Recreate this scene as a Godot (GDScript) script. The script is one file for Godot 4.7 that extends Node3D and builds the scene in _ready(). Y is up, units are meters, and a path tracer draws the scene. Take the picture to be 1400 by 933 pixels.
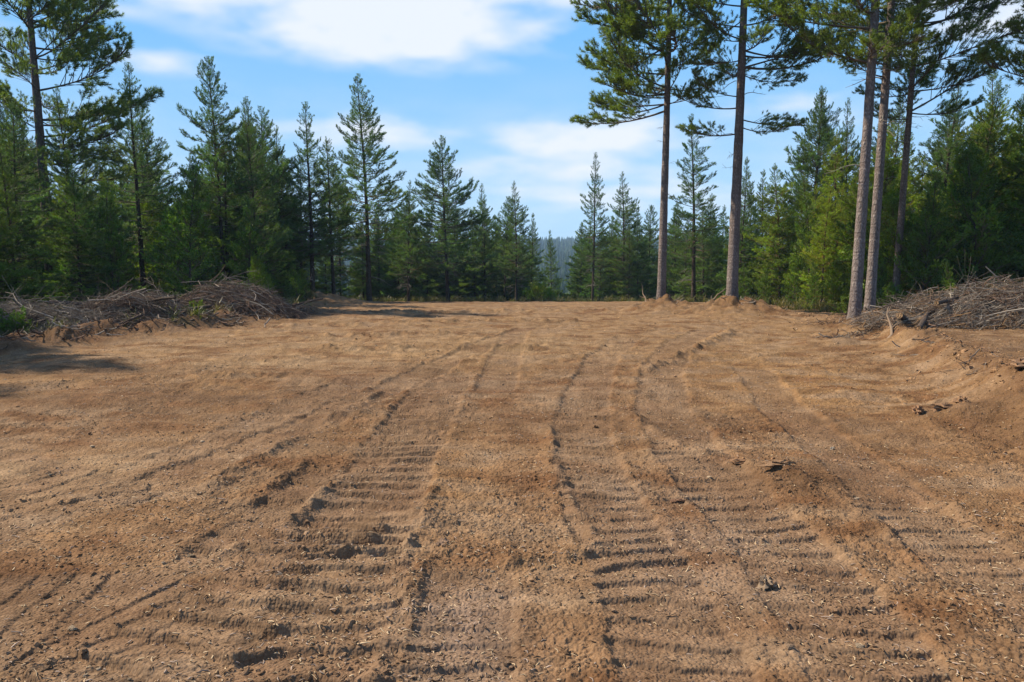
extends Node3D
# A freshly cleared building plot on a forested ridge: bulldozed bare earth, brush piles, tall pines.

var rng := RandomNumberGenerator.new()
var n1 := FastNoiseLite.new()
var n2 := FastNoiseLite.new()
var ncell := FastNoiseLite.new()
var tracks := []
var tmask := 0.0
var used := {}
var M := {}

func _ready() -> void:
	rng.seed = 4242
	n1.seed = 11; n1.noise_type = FastNoiseLite.TYPE_SIMPLEX_SMOOTH; n1.frequency = 1.0; n1.fractal_type = FastNoiseLite.FRACTAL_NONE
	n2.seed = 57; n2.noise_type = FastNoiseLite.TYPE_SIMPLEX_SMOOTH; n2.frequency = 1.0; n2.fractal_type = FastNoiseLite.FRACTAL_FBM; n2.fractal_octaves = 3
	ncell.seed = 5; ncell.noise_type = FastNoiseLite.TYPE_CELLULAR; ncell.frequency = 1.0; ncell.fractal_type = FastNoiseLite.FRACTAL_NONE
	ncell.cellular_return_type = FastNoiseLite.RETURN_DISTANCE2_SUB
	make_camera()
	make_sky_and_sun()
	make_materials()
	make_tracks()
	make_ground()
	make_far_hills()
	make_bough_library()
	make_big_pines()
	make_forest()
	make_brush_piles()
	make_ground_details()

# ------------------------------------------------------------------ camera, sky, sun

func make_camera() -> void:
	var cam := Camera3D.new()
	cam.name = "camera"
	cam.fov = 50.02
	cam.near = 0.05
	cam.far = 4000.0
	cam.position = Vector3(0, 1.6, 0)
	cam.rotation_degrees = Vector3(-7.74, 0, 0)
	add_child(cam)
	cam.current = true

func make_sky_and_sun() -> void:
	var env := Environment.new()
	env.background_mode = Environment.BG_SKY
	env.tonemap_mode = Environment.TONE_MAPPER_LINEAR
	env.tonemap_exposure = 1.95
	env.sdfgi_enabled = true
	env.ssao_enabled = true
	env.ssil_enabled = true
	env.fog_enabled = true
	env.fog_density = 0.0004
	env.fog_light_color = Color(0.72, 0.86, 1.0)
	var sky := Sky.new()
	var pm := PanoramaSkyMaterial.new()
	pm.panorama = sky_picture(2048, 1024)
	sky.sky_material = pm
	env.sky = sky
	env.background_energy_multiplier = 0.55
	var we := WorldEnvironment.new()
	we.name = "world_environment"
	we.environment = env
	add_child(we)
	var sun := DirectionalLight3D.new()
	sun.name = "sun"
	sun.light_energy = 1.6
	sun.light_color = Color(1.0, 0.95, 0.84)
	sun.light_angular_distance = 0.9
	sun.shadow_enabled = true
	var az := deg_to_rad(-74.0)   # from the left, a little beyond the scene
	var el := deg_to_rad(46.0)
	var to_sun := Vector3(sin(az) * cos(el), sin(el), -cos(az) * cos(el))
	add_child(sun)
	sun.look_at_from_position(to_sun * 100.0, Vector3.ZERO, Vector3.UP)

# air and clouds, by direction
func sky_picture(w: int, h: int) -> ImageTexture:
	var fn := FastNoiseLite.new()
	fn.seed = 91; fn.noise_type = FastNoiseLite.TYPE_SIMPLEX_SMOOTH; fn.frequency = 1.0
	fn.fractal_type = FastNoiseLite.FRACTAL_FBM; fn.fractal_octaves = 5; fn.fractal_gain = 0.5
	# banks of cloud: azimuth, elevation, half-widths in degrees, thickness
	var banks := [
		[-9.5, 16.0, 12.0, 3.0, 1.0], [-23.0, 17.0, 13.0, 2.2, 0.75], [-5.0, 19.5, 15.0, 3.5, 0.9], [-24.6, 11.9, 3.4, 0.9, 0.6], [-11.0, 8.0, 8.0, 1.4, 0.55],
		[6.5, 7.7, 8.0, 1.7, 0.85], [3.5, 5.4, 9.0, 1.3, 0.6], [9.0, 3.6, 14.0, 1.6, 0.45], [32.0, 14.5, 6.0, 3.0, 0.75], [20.0, 9.2, 6.0, 1.5, 0.45],
		[-48.0, 12.0, 12.0, 3.0, 0.8], [50.0, 16.0, 14.0, 4.0, 0.8], [75.0, 8.0, 14.0, 2.5, 0.7], [-80.0, 10.0, 16.0, 2.6, 0.7], [120.0, 13.0, 18.0, 3.0, 0.8], [-130.0, 9.0, 18.0, 2.6, 0.7], [165.0, 16.0, 16.0, 3.5, 0.8]]
	var data := PackedFloat32Array()
	data.resize(w * h * 3)
	var at := 0
	for j in h:
		var el := PI / 2.0 - (j + 0.5) / h * PI
		var eld := rad_to_deg(el)
		var s := maxf(sin(el), 0.0)
		var t1 := smoothstep(-2.0, 20.0, eld)
		var t2 := smoothstep(10.0, 75.0, eld)
		var base := Vector3(0.53, 0.77, 0.98).lerp(Vector3(0.185, 0.505, 0.95), pow(t1, 0.75)).lerp(Vector3(0.08, 0.27, 0.70), t2)
		for i in w:
			var c := base
			if el > -0.02:
				var az := (i + 0.5) / w * TAU
				if az > PI: az -= TAU
				var azd := rad_to_deg(az)
				var k := 1.0 / (s + 0.10)
				var px := sin(az) * cos(el) * k
				var pz := cos(az) * cos(el) * k
				var nz := fn.get_noise_3d(px * 0.55, pz * 1.0, 3.0)
				var d := 0.0
				if eld < 30.0:
					for b in banks:
						var dx: float = (azd - b[0]) / b[2]
						var dy: float = (eld - b[1]) / b[3]
						var q := dx * dx + dy * dy
						if q < 4.0:
							d = maxf(d, b[4] * exp(-q * 1.1))
				var fine := fn.get_noise_3d(sin(az) * 9.0, el * 30.0, cos(az) * 9.0)
				d = clampf((d * 1.5 + nz * 0.55 * minf(d * 3.0, 1.0) + fine * 0.65 * minf(d * 3.0, 1.0)) - 0.18, 0.0, 1.0)
				var high := smoothstep(-0.02, 0.42, nz) * smoothstep(21.0, 34.0, eld) * 0.85
				d = maxf(d, high)
				d = maxf(d, (0.06 + 0.20 * fine) * smoothstep(14.0, 6.0, eld))
				c = base.lerp(Vector3(0.86, 0.90, 0.97), clampf(d, 0.0, 0.92))
			data[at] = c.x; data[at + 1] = c.y; data[at + 2] = c.z
			at += 3
	return ImageTexture.create_from_image(Image.create_from_data(w, h, false, Image.FORMAT_RGBF, data.to_byte_array()))

# ------------------------------------------------------------------ naming

func numbered(called: String) -> String:
	var n: int = used.get(called, 0)
	used[called] = n + 1
	return called if n == 0 else "%s_%03d" % [called, n]

func tag(o: Node3D, label: String, category: String, group := "", kind := "") -> Node3D:
	o.set_meta("label", label)
	if category: o.set_meta("category", category)
	if group: o.set_meta("group", group)
	if kind: o.set_meta("kind", kind)
	return o

func thing(called: String, label: String, category: String, at: Vector3, turn := 0.0, group := "") -> Node3D:
	var o := Node3D.new()
	o.name = numbered(called)
	add_child(o)
	o.position = at
	o.rotation.y = turn
	return tag(o, label, category, group)

func part(called: String, mesh: Mesh, mat: Material, parent: Node3D) -> MeshInstance3D:
	var o := MeshInstance3D.new()
	o.name = called
	o.mesh = mesh
	if mat: o.material_override = mat
	parent.add_child(o, true)
	return o

func copy_of(root: Node3D, at: Vector3, turn: float, size: float, label: String, group: String) -> Node3D:
	var r: Node3D = root.duplicate()
	var stem: String = root.get_meta("stem")
	r.name = numbered(stem)
	add_child(r)
	r.position = at
	r.rotation.y = turn
	var girth := size * rv(0.82, 1.15)
	r.scale = Vector3(girth, size, girth)
	r.rotation.x = rv(-0.025, 0.025)
	r.rotation.z = rv(-0.025, 0.025)
	r.set_meta("label", label)
	r.set_meta("group", group)
	if group == "": r.remove_meta("group")
	return r

func copies_of(called: String, mesh: Mesh, where: Array, tints: Array, parent: Node3D, kind := "") -> MultiMeshInstance3D:
	var mm := MultiMesh.new()
	mm.transform_format = MultiMesh.TRANSFORM_3D
	mm.use_colors = true
	mm.mesh = mesh
	mm.instance_count = where.size()
	for i in where.size():
		mm.set_instance_transform(i, where[i])
		mm.set_instance_color(i, tints[i])
	var o := MultiMeshInstance3D.new()
	o.name = called
	o.multimesh = mm
	if kind: o.set_meta("kind", kind)
	parent.add_child(o, true)
	return o

# ------------------------------------------------------------------ materials

func blend_noise(size: int, layers: Array, lo: float, hi: float) -> Image:
	# layers: [noise type, frequency (cycles per tile), weight, octaves, seed, sharpen]
	var sum := PackedFloat32Array()
	sum.resize(size * size)
	for l in layers:
		var f := FastNoiseLite.new()
		f.noise_type = l[0]; f.frequency = float(l[1]) / size; f.seed = l[4]
		f.fractal_type = FastNoiseLite.FRACTAL_FBM if l[3] > 1 else FastNoiseLite.FRACTAL_NONE
		f.fractal_octaves = l[3]
		if l[0] == FastNoiseLite.TYPE_CELLULAR:
			f.cellular_return_type = FastNoiseLite.RETURN_DISTANCE2_SUB if l[5] > 0 else FastNoiseLite.RETURN_CELL_VALUE
		var im := f.get_seamless_image(size, size)
		im.convert(Image.FORMAT_L8)
		var b := im.get_data()
		var wgt: float = l[2]
		for i in size * size:
			sum[i] += b[i] * wgt
	var a := 1e9
	var z := -1e9
	for v in sum:
		a = minf(a, v); z = maxf(z, v)
	var outb := PackedByteArray()
	outb.resize(size * size)
	var span := (hi - lo) * 255.0 / (z - a)
	for i in size * size:
		outb[i] = clampi(int(lo * 255.0 + (sum[i] - a) * span), 0, 255)
	return Image.create_from_data(size, size, false, Image.FORMAT_L8, outb)

func tinted(im: Image, dark: Color, light: Color) -> ImageTexture:
	var b := im.get_data()
	var outb := PackedByteArray()
	outb.resize(b.size() * 3)
	for i in b.size():
		var t := b[i] / 255.0
		outb[i * 3] = int(255.0 * lerpf(dark.r, light.r, t))
		outb[i * 3 + 1] = int(255.0 * lerpf(dark.g, light.g, t))
		outb[i * 3 + 2] = int(255.0 * lerpf(dark.b, light.b, t))
	return ImageTexture.create_from_image(Image.create_from_data(im.get_width(), im.get_height(), false, Image.FORMAT_RGB8, outb))

func surface(rough := 0.9, spec := 0.3) -> StandardMaterial3D:
	var m := StandardMaterial3D.new()
	m.roughness = rough
	m.metallic_specular = spec
	m.cull_mode = BaseMaterial3D.CULL_DISABLED
	m.vertex_color_use_as_albedo = true
	return m

func triplanar(m: StandardMaterial3D, scale: Vector3, albedo: Texture2D, height: Texture2D, depth: float, world := true) -> StandardMaterial3D:
	m.uv1_triplanar = true
	m.uv1_world_triplanar = world
	m.uv1_scale = scale
	m.albedo_texture = albedo
	if height:
		m.heightmap_enabled = true
		m.heightmap_texture = height
		m.heightmap_scale = depth
	return m

func make_materials() -> void:
	var S := FastNoiseLite.TYPE_SIMPLEX_SMOOTH
	var C := FastNoiseLite.TYPE_CELLULAR
	var hgt := blend_noise(1024, [[S, 14, 0.40, 5, 3, 0], [C, 42, 0.40, 1, 4, 1], [S, 110, 0.24, 3, 5, 0], [C, 95, 0.30, 1, 6, 1]], 0.0, 1.0)
	var alb := blend_noise(1024, [[S, 5, 0.35, 5, 8, 0], [C, 150, 0.20, 1, 9, 0], [S, 150, 0.5, 3, 10, 0], [C, 70, 0.16, 1, 19, 0]], 0.0, 1.0)
	var soil := triplanar(surface(0.95, 0.2), Vector3.ONE / 1.9, tinted(alb, Color(0.42, 0.375, 0.35), Color(1.0, 1.0, 1.0)), ImageTexture.create_from_image(hgt), 2.0)
	M.soil = soil
	var clod := triplanar(surface(0.95, 0.2), Vector3.ONE / 0.5, tinted(alb, Color(0.78, 0.74, 0.72), Color(1, 1, 1)), soil.heightmap_texture, 0.5, false)
	M.clod = clod
	var bk := blend_noise(512, [[C, 14, 0.5, 1, 21, 1], [S, 26, 0.5, 4, 22, 0]], 0.0, 1.0)
	var bark_h := ImageTexture.create_from_image(bk)
	var bark := triplanar(surface(0.95, 0.2), Vector3(1.6, 0.7, 1.6), tinted(bk, Color(0.52, 0.48, 0.47), Color(1, 1, 1)), bark_h, 3.0, false)
	M.bark = bark
	var wood := surface(0.9, 0.25)
	M.wood = wood
	var needle := surface(0.55, 0.4)
	needle.backlight_enabled = true
	needle.backlight = Color(0.92, 0.97, 0.55)
	M.needle = needle
	var leaf := surface(0.5, 0.4)
	leaf.backlight_enabled = true
	leaf.backlight = Color(0.85, 0.92, 0.45)
	M.leaf = leaf
	var stone := triplanar(surface(0.85, 0.3), Vector3.ONE / 0.35, tinted(alb, Color(0.65, 0.62, 0.6), Color(1, 1, 1)), soil.heightmap_texture, 0.4, false)
	M.stone = stone

# ------------------------------------------------------------------ the lie of the land

func poly_x(pts: Array, z: float) -> float:
	# x of a line that runs away from us (z falls from one point to the next)
	if z >= pts[0].y: return pts[0].x
	for i in range(1, pts.size()):
		var a: Vector2 = pts[i - 1]
		var b: Vector2 = pts[i]
		if z >= b.y:
			return lerpf(a.x, b.x, (a.y - z) / (a.y - b.y))
	return pts[-1].x

var toe := [Vector2(4.3, 1.0), Vector2(3.9, -3.0), Vector2(3.5, -4.6), Vector2(3.6, -5.5), Vector2(3.95, -6.8), Vector2(4.45, -7.9), Vector2(4.85, -9.2), Vector2(5.55, -11.6), Vector2(6.1, -13.8), Vector2(6.9, -16.5)]
var windrow := [Vector2(-10.5, -6.0), Vector2(-9.6, -10.0), Vector2(-8.6, -12.1), Vector2(-7.9, -12.9), Vector2(-7.5, -14.4), Vector2(-6.75, -16.5), Vector2(-5.95, -20.0), Vector2(-6.3, -23.0)]
var left_edge := [Vector2(-11.5, 3.0), Vector2(-10.8, -6.0), Vector2(-10.0, -10.0), Vector2(-8.9, -12.1), Vector2(-7.8, -14.4), Vector2(-7.0, -16.5), Vector2(-6.4, -20.0), Vector2(-7.2, -24.0), Vector2(-8.0, -29.0), Vector2(-9.2, -33.0), Vector2(-9.0, -40.0), Vector2(-2.0, -43.0)]
var right_edge := [Vector2(16.0, 3.0), Vector2(15.0, -6.0), Vector2(12.5, -13.0), Vector2(10.3, -18.0), Vector2(9.4, -22.0), Vector2(9.6, -28.0), Vector2(9.4, -34.0), Vector2(8.2, -39.0), Vector2(3.0, -43.0)]
# small humps: x, z, radius, height
var humps := [[-9.0, -32.0, 2.6, 0.45], [4.62, -22.1, 1.25, 0.38], [6.42, -20.7, 1.45, 0.42], [7.4, -15.6, 1.4, 0.16], [5.55, -12.3, 0.8, 0.10], [4.05, -6.55, 0.4, 0.10], [5.0, -7.1, 0.4, 0.10], [1.9, -4.85, 0.35, 0.05], [1.25, -5.3, 0.4, 0.04]]

func land(x: float, z: float) -> float:
	var d := -z
	var h := 0.0
	if d > 0.0:
		h = -0.00105 * d * d if d < 60.0 else -3.78 - (d - 60.0) * 0.126
		if d > 170.0:
			var low := -3.78 - 110.0 * 0.126 - 5.0 * (1.0 - exp(-(d - 170.0) / 50.0))
			var up := smoothstep(240.0, 980.0, d)
			h = low + up * (15.5 + 3.0 * n1.get_noise_2d(x * 0.0022, 3.0)) + (n1.get_noise_2d(x * 0.006, z * 0.006) * 2.5) * smoothstep(200.0, 320.0, d)
	var far_out := smoothstep(60.0, 120.0, absf(x) - d * 0.2)
	h -= far_out * 6.0
	return h

func shape_h(x: float, z: float) -> float:
	# land with the bank, the windrow and the humps, but no tracks or grain
	var h := land(x, z)
	if z > -60.0 and z < 6.0 and absf(x) < 24.0:
		if x > 2.5:
			var tx := poly_x(toe, z) + 0.08 * n1.get_noise_2d(x * 0.8, z * 0.8) + 0.07 * n1.get_noise_2d(z * 2.3, 7.0)
			var amp := lerpf(0.42, 0.33, smoothstep(5.5, 8.5, -z)) * (1.0 - smoothstep(12.0, 21.0, -z))
			var q := (x - tx) / 0.95
			var lip := exp(-pow((q - 1.0) / 0.35, 2.0)) * 0.04 * (0.6 + n1.get_noise_2d(x * 1.7, z * 1.7))
			var qc := clampf(q, 0.0, 1.0)
			h += amp * pow(qc, 2.1) * (1.0 - 0.12 * smoothstep(0.9, 1.0, qc)) + lip * (amp / 0.3) - smoothstep(5.0, 11.0, x - tx) * amp * 0.5
		if x < -3.0 and z < -6.0 and z > -24.0:
			var wx := poly_x(windrow, z) + 0.2 * n1.get_noise_2d(z * 0.9, 1.0)
			var q2 := (x - wx) / 0.55
			if absf(q2) < 3.0:
				h += 0.24 * exp(-q2 * q2) * (0.75 + 0.6 * n1.get_noise_2d(x * 1.1, z * 1.1)) * smoothstep(-24.0, -20.5, z) * smoothstep(-6.0, -9.0, z)
		for b in humps:
			var dx: float = x - b[0]
			var dz: float = z - b[1]
			var rr: float = (dx * dx + dz * dz) / (b[2] * b[2])
			if rr < 4.0:
				h += b[3] * exp(-rr * 1.6) * (1.0 + 0.35 * n1.get_noise_2d(x * 2.0, z * 2.0))
	return h

func add_track(pts: Array, width: float, pitch: float, depth: float, lip: float, keep := 1.0, sink := 0.015) -> void:
	var cum := [0.0]
	var lo := Vector2(1e9, 1e9)
	var hi := -lo
	for i in pts.size():
		var p: Vector2 = pts[i]
		lo = lo.min(p); hi = hi.max(p)
		if i > 0: cum.append(cum[-1] + p.distance_to(pts[i - 1]))
	var g := width * 0.5 + 0.25
	tracks.append({"p": PackedVector2Array(pts), "c": PackedFloat32Array(cum), "w": width * 0.5, "pitch": pitch, "depth": depth, "lip": lip, "keep": keep, "sink": sink, "lo": lo - Vector2(g, g), "hi": hi + Vector2(g, g), "id": tracks.size() * 3.7})

func make_tracks() -> void:
	# straight bulldozer track on the left of the middle, and its fainter neighbour
	add_track([Vector2(-0.70, -1.0), Vector2(-0.74, -2.5), Vector2(-0.80, -3.3), Vector2(-0.86, -3.9), Vector2(-0.88, -5.5), Vector2(-0.86, -7.1), Vector2(-0.78, -9.5)], 0.64, 0.185, 0.028, 0.024, 1.05)
	add_track([Vector2(-0.16, -1.0), Vector2(-0.20, -2.6), Vector2(-0.20, -3.55)], 0.44, 0.17, 0.018, 0.026, 0.9)
	add_track([Vector2(-2.0, -1.6), Vector2(-1.62, -2.3), Vector2(-1.30, -2.9), Vector2(-1.08, -3.5), Vector2(-0.98, -4.2)], 0.66, 0.185, 0.028, 0.006, 1.05, 0.004)
	add_track([Vector2(2.2, -1.8), Vector2(2.35, -2.6), Vector2(2.42, -3.6), Vector2(2.4, -4.8)], 0.55, 0.18, 0.017, 0.014, 0.8, 0.006)
	add_track([Vector2(-3.2, -3.2), Vector2(-2.7, -4.6), Vector2(-2.3, -6.4), Vector2(-1.8, -9.0)], 0.55, 0.19, 0.018, 0.016, 0.8, 0.008)
	# right-hand pair, bending away to the right
	add_track([Vector2(0.55, -1.0), Vector2(0.66, -2.6), Vector2(0.66, -3.4), Vector2(0.58, -4.1), Vector2(0.55, -5.0), Vector2(0.60, -6.2), Vector2(0.82, -7.9), Vector2(1.35, -10.8), Vector2(2.3, -14.0)], 0.52, 0.175, 0.022, 0.021, 0.95)
	add_track([Vector2(1.30, -2.0), Vector2(1.42, -2.9), Vector2(1.44, -3.8), Vector2(1.40, -4.5), Vector2(1.38, -5.5), Vector2(1.50, -7.1), Vector2(1.95, -9.4), Vector2(2.95, -12.7), Vector2(4.3, -15.6)], 0.56, 0.18, 0.021, 0.022, 0.9)
	# a pivot turn at the lower left: the cleats print lines that run away from us
	add_track([Vector2(-1.20, -2.2), Vector2(-1.40, -2.75), Vector2(-1.85, -3.0), Vector2(-2.7, -2.9), Vector2(-4.2, -2.5)], 0.80, 0.17, 0.013, 0.008, 0.75, 0.006)
	add_track([Vector2(-2.4, -4.1), Vector2(-3.0, -4.6), Vector2(-4.2, -5.2), Vector2(-5.4, -5.6)], 0.95, 0.24, 0.014, 0.010, 0.75, 0.006)
	# fainter passes further out
	add_track([Vector2(-2.6, -4.2), Vector2(-1.9, -6.2), Vector2(-1.3, -8.6), Vector2(-0.6, -12.0), Vector2(0.4, -16.0)], 0.5, 0.19, 0.014, 0.026, 0.5)
	add_track([Vector2(-0.2, -8.0), Vector2(-0.1, -11.0), Vector2(0.1, -15.0)], 0.5, 0.19, 0.012, 0.014, 0.5)
	add_track([Vector2(2.3, -3.2), Vector2(2.5, -5.0), Vector2(2.7, -7.0), Vector2(3.3, -10.0)], 0.5, 0.18, 0.010, 0.014, 0.5)
	add_track([Vector2(-1.6, -3.3), Vector2(-1.45, -4.2), Vector2(-1.30, -5.2)], 0.34, 0.30, 0.030, 0.030, 0.75)

# ridges pushed up by the blade: polyline, width, height
var berms := [
	[[Vector2(-1.98, -4.7), Vector2(-1.85, -5.4), Vector2(-1.78, -6.0), Vector2(-1.66, -6.8), Vector2(-1.46, -7.9)], 0.07, 0.055],
	[[Vector2(-1.50, -3.6), Vector2(-1.28, -4.0), Vector2(-1.18, -4.5)], 0.06, 0.035],
	[[Vector2(-1.80, -4.1), Vector2(-1.62, -4.6), Vector2(-1.52, -5.2)], 0.06, 0.030],
	[[Vector2(-0.50, -2.2), Vector2(-0.50, -3.0), Vector2(-0.55, -3.8), Vector2(-0.56, -4.4)], 0.05, 0.040],
	[[Vector2(0.0, -3.52), Vector2(0.25, -3.60), Vector2(0.51, -3.72)], 0.05, 0.050],
	[[Vector2(-0.55, -3.72), Vector2(-0.30, -3.62), Vector2(0.0, -3.50)], 0.06, 0.030],
	[[Vector2(0.34, -6.2), Vector2(0.32, -5.0), Vector2(0.38, -4.2), Vector2(0.48, -3.7)], 0.05, 0.040],
	[[Vector2(2.55, -4.6), Vector2(2.70, -4.25), Vector2(2.86, -3.86), Vector2(3.1, -3.5)], 0.06, 0.050],
	[[Vector2(1.05, -7.0), Vector2(1.30, -5.9), Vector2(1.65, -5.1), Vector2(2.0, -4.6)], 0.09, 0.045],
	[[Vector2(-6.5, -8.4), Vector2(-4.6, -8.8), Vector2(-2.8, -9.2)], 0.14, 0.05],
	[[Vector2(-3.0, -11.6), Vector2(-1.4, -12.1), Vector2(0.6, -12.3)], 0.16, 0.075],
	[[Vector2(-3.6, -13.6), Vector2(-2.2, -14.2), Vector2(-0.8, -14.2)], 0.16, 0.085],
	[[Vector2(-5.0, -16.2), Vector2(-2.0, -17.2), Vector2(1.5, -17.5)], 0.22, 0.10],
	[[Vector2(-5.0, -21.0), Vector2(-1.0, -22.0), Vector2(3.0, -22.2)], 0.25, 0.10],
	[[Vector2(-1.5, -10.0), Vector2(0.0, -10.4), Vector2(1.0, -10.2)], 0.10, 0.05],
	[[Vector2(1.8, -9.5), Vector2(2.6, -11.0), Vector2(3.4, -12.6), Vector2(4.4, -14.6)], 0.12, 0.085]]

func track_h(t: Dictionary, x: float, z: float) -> float:
	var p := Vector2(x, z)
	var pts: PackedVector2Array = t.p
	var cum: PackedFloat32Array = t.c
	var best := 1e9
	var lat := 0.0
	var along := 0.0
	for i in pts.size() - 1:
		var a := pts[i]
		var ab := pts[i + 1] - a
		var l2 := ab.length_squared()
		var u := clampf((p - a).dot(ab) / l2, 0.0, 1.0)
		var off := p - (a + ab * u)
		var dd := off.length_squared()
		if dd < best:
			best = dd
			lat = signf(ab.cross(p - a)) * sqrt(dd)
			along = cum[i] + u * sqrt(l2)
	var w: float = t.w * (1.0 + 0.10 * n1.get_noise_2d(along * 2.0, t.id))
	var aa := absf(lat)
	if aa > w + 0.2: return 0.0
	var ends := smoothstep(0.0, 0.25, along) * smoothstep(0.0, 0.25, cum[-1] - along)
	var h := 0.0
	var ins := (1.0 - smoothstep(w - 0.03, w + 0.015, aa)) * ends
	if ins > 0.0:
		var power := clampf(t.keep + 0.45 * n1.get_noise_2d(x * 0.9 + t.id, z * 0.9) + 0.15 * n1.get_noise_2d(x * 3.1, z * 3.1 + t.id), 0.0, 1.15)
		var ph: float = along / t.pitch + 0.28 * n1.get_noise_2d(x * 1.3, z * 1.3 + t.id) + 0.05 * n1.get_noise_2d(x * 6.0, z * 6.0)
		var fr := ph - floorf(ph)
		var prof := 0.0
		# each shoe leaves a shallow tread that ends in a sharp little riser towards us
		if fr < 0.10: prof = lerpf(-0.45, 1.0, fr / 0.10)
		elif fr < 0.24: prof = lerpf(1.0, 0.80, (fr - 0.10) / 0.14)
		elif fr < 0.86: prof = lerpf(0.80, 0.0, (fr - 0.24) / 0.62)
		else: prof = lerpf(0.0, -0.45, (fr - 0.86) / 0.14)
		var each := 0.88 + 0.25 * n1.get_noise_2d(floorf(ph) * 3.3, t.id + 40.0)
		h += ins * (prof * t.depth * power * each - t.sink)
		tmask = maxf(tmask, ins * (0.4 + 0.6 * power))
	var e := (aa - w - 0.035) / 0.05
	h += 0.62 * t.lip * exp(-e * e) * ends * clampf(0.55 + 0.7 * n1.get_noise_2d(x * 2.2 + t.id, z * 2.2), 0.0, 1.2)
	return h

func line_h(b: Array, x: float, z: float) -> float:
	var p := Vector2(x, z)
	var best := 1e9
	var pts: Array = b[0]
	for i in pts.size() - 1:
		var a: Vector2 = pts[i]
		var ab: Vector2 = pts[i + 1] - a
		var u := clampf((p - a).dot(ab) / ab.length_squared(), 0.0, 1.0)
		best = minf(best, (p - (a + ab * u)).length_squared())
	var w: float = b[1] * (1.0 + 0.5 * n1.get_noise_2d(x * 3.0, z * 3.0))
	var q := best / (w * w)
	if q > 6.0: return 0.0
	return b[2] * exp(-q) * clampf(0.6 + 0.55 * n1.get_noise_2d(x * 2.7 + 9.0, z * 2.7) + 0.3 * n1.get_noise_2d(x * 9.0, z * 9.0), 0.0, 1.3)

# 1 on the bare plot, 0 under the trees
func bare(x: float, z: float) -> float:
	var e := 0.7 * n1.get_noise_2d(x * 0.35, z * 0.35) + 0.35 * n1.get_noise_2d(x * 1.4, z * 1.4)
	var a := x - poly_x(left_edge, z) + e
	var b := poly_x(right_edge, z) - x + e
	var c := z + 41.5 + e
	return smoothstep(-0.4, 0.5, minf(minf(a, b), minf(c, 14.0 - z)))

func full_h(x: float, z: float, r: float) -> float:
	tmask = 0.0
	var h := shape_h(x, z)
	if r > 60.0: return h
	# rolls left by the blade, long across and short in depth
	var rolls := n1.get_noise_2d(x * 0.22 + 0.15 * z, z * 0.95)
	h += 0.030 * rolls * smoothstep(5.0, 11.0, r)
	h += 0.035 * n2.get_noise_2d(x * 0.6, z * 0.6)
	var streak := n1.get_noise_2d(x * 0.9 + 40.0, z * 3.2)
	h += 0.016 * streak * smoothstep(4.0, 8.0, r)
	for b in berms:
		var p0: Vector2 = b[0][0]
		var p9: Vector2 = b[0][-1]
		if x > minf(p0.x, p9.x) - 0.7 and x < maxf(p0.x, p9.x) + 0.7 and z > minf(p0.y, p9.y) - 0.9 and z < maxf(p0.y, p9.y) + 0.9:
			h += line_h(b, x, z)
	for t in tracks:
		if x > t.lo.x and x < t.hi.x and z > t.lo.y and z < t.hi.y:
			h += track_h(t, x, z)
	# clumps and grain
	if r < 32.0:
		var rough := 0.65 + 0.7 * n1.get_noise_2d(x * 0.45 + 80.0, z * 0.45)
		if x > 2.5:
			var q := (x - poly_x(toe, z)) / 0.95
			if q > -0.2 and q < 1.5:
				rough += 0.5
				# teeth of the bucket scraped the bank downwards
				h += 0.014 * n1.get_noise_2d((x * 0.5 + z * 0.87) * 4.5, (x * 0.87 - z * 0.5) * 0.7) * smoothstep(0.0, 0.3, q) * (1.0 - smoothstep(0.9, 1.3, q))
		if x < -4.0 and z < -8.0: rough += 2.2 * exp(-pow((x - poly_x(windrow, z)) / 0.8, 2.0))
		for hp in [[4.62, -22.2], [6.42, -20.8]]: rough += 2.5 * exp(-Vector2(x - hp[0], z - hp[1]).length_squared())
		rough *= 1.0 - 0.86 * minf(tmask, 1.0)
		var c1 := n1.get_noise_2d(x * 6.0, z * 7.5)
		h += 0.010 * rough * c1 + 0.010 * rough * maxf(0.0, n1.get_noise_2d(x * 3.1 + 5.0, z * 4.2))
		if r < 24.0:
			# lumps with creased edges, fine crumbs between them
			h += 0.015 * rough * absf(n1.get_noise_2d(x * 6.5 + c1 * 0.6, z * 13.0))
			h += 0.011 * (0.25 * (1.0 - tmask) + 0.75 * rough) * absf(n1.get_noise_2d(x * 15.0 + 20.0, z * 27.0 + c1))
			var cl := ncell.get_noise_2d(x * 7.0 + c1, z * 8.0)
			h += 0.008 * rough * (cl + 0.4) * smoothstep(-0.1, 0.5, n1.get_noise_2d(x * 1.1 + 30.0, z * 1.1))
			if r < 8.0:
				h += 0.0060 * (0.3 + 0.7 * rough) * n1.get_noise_2d(x * 40.0, z * 44.0)
	return h

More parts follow.
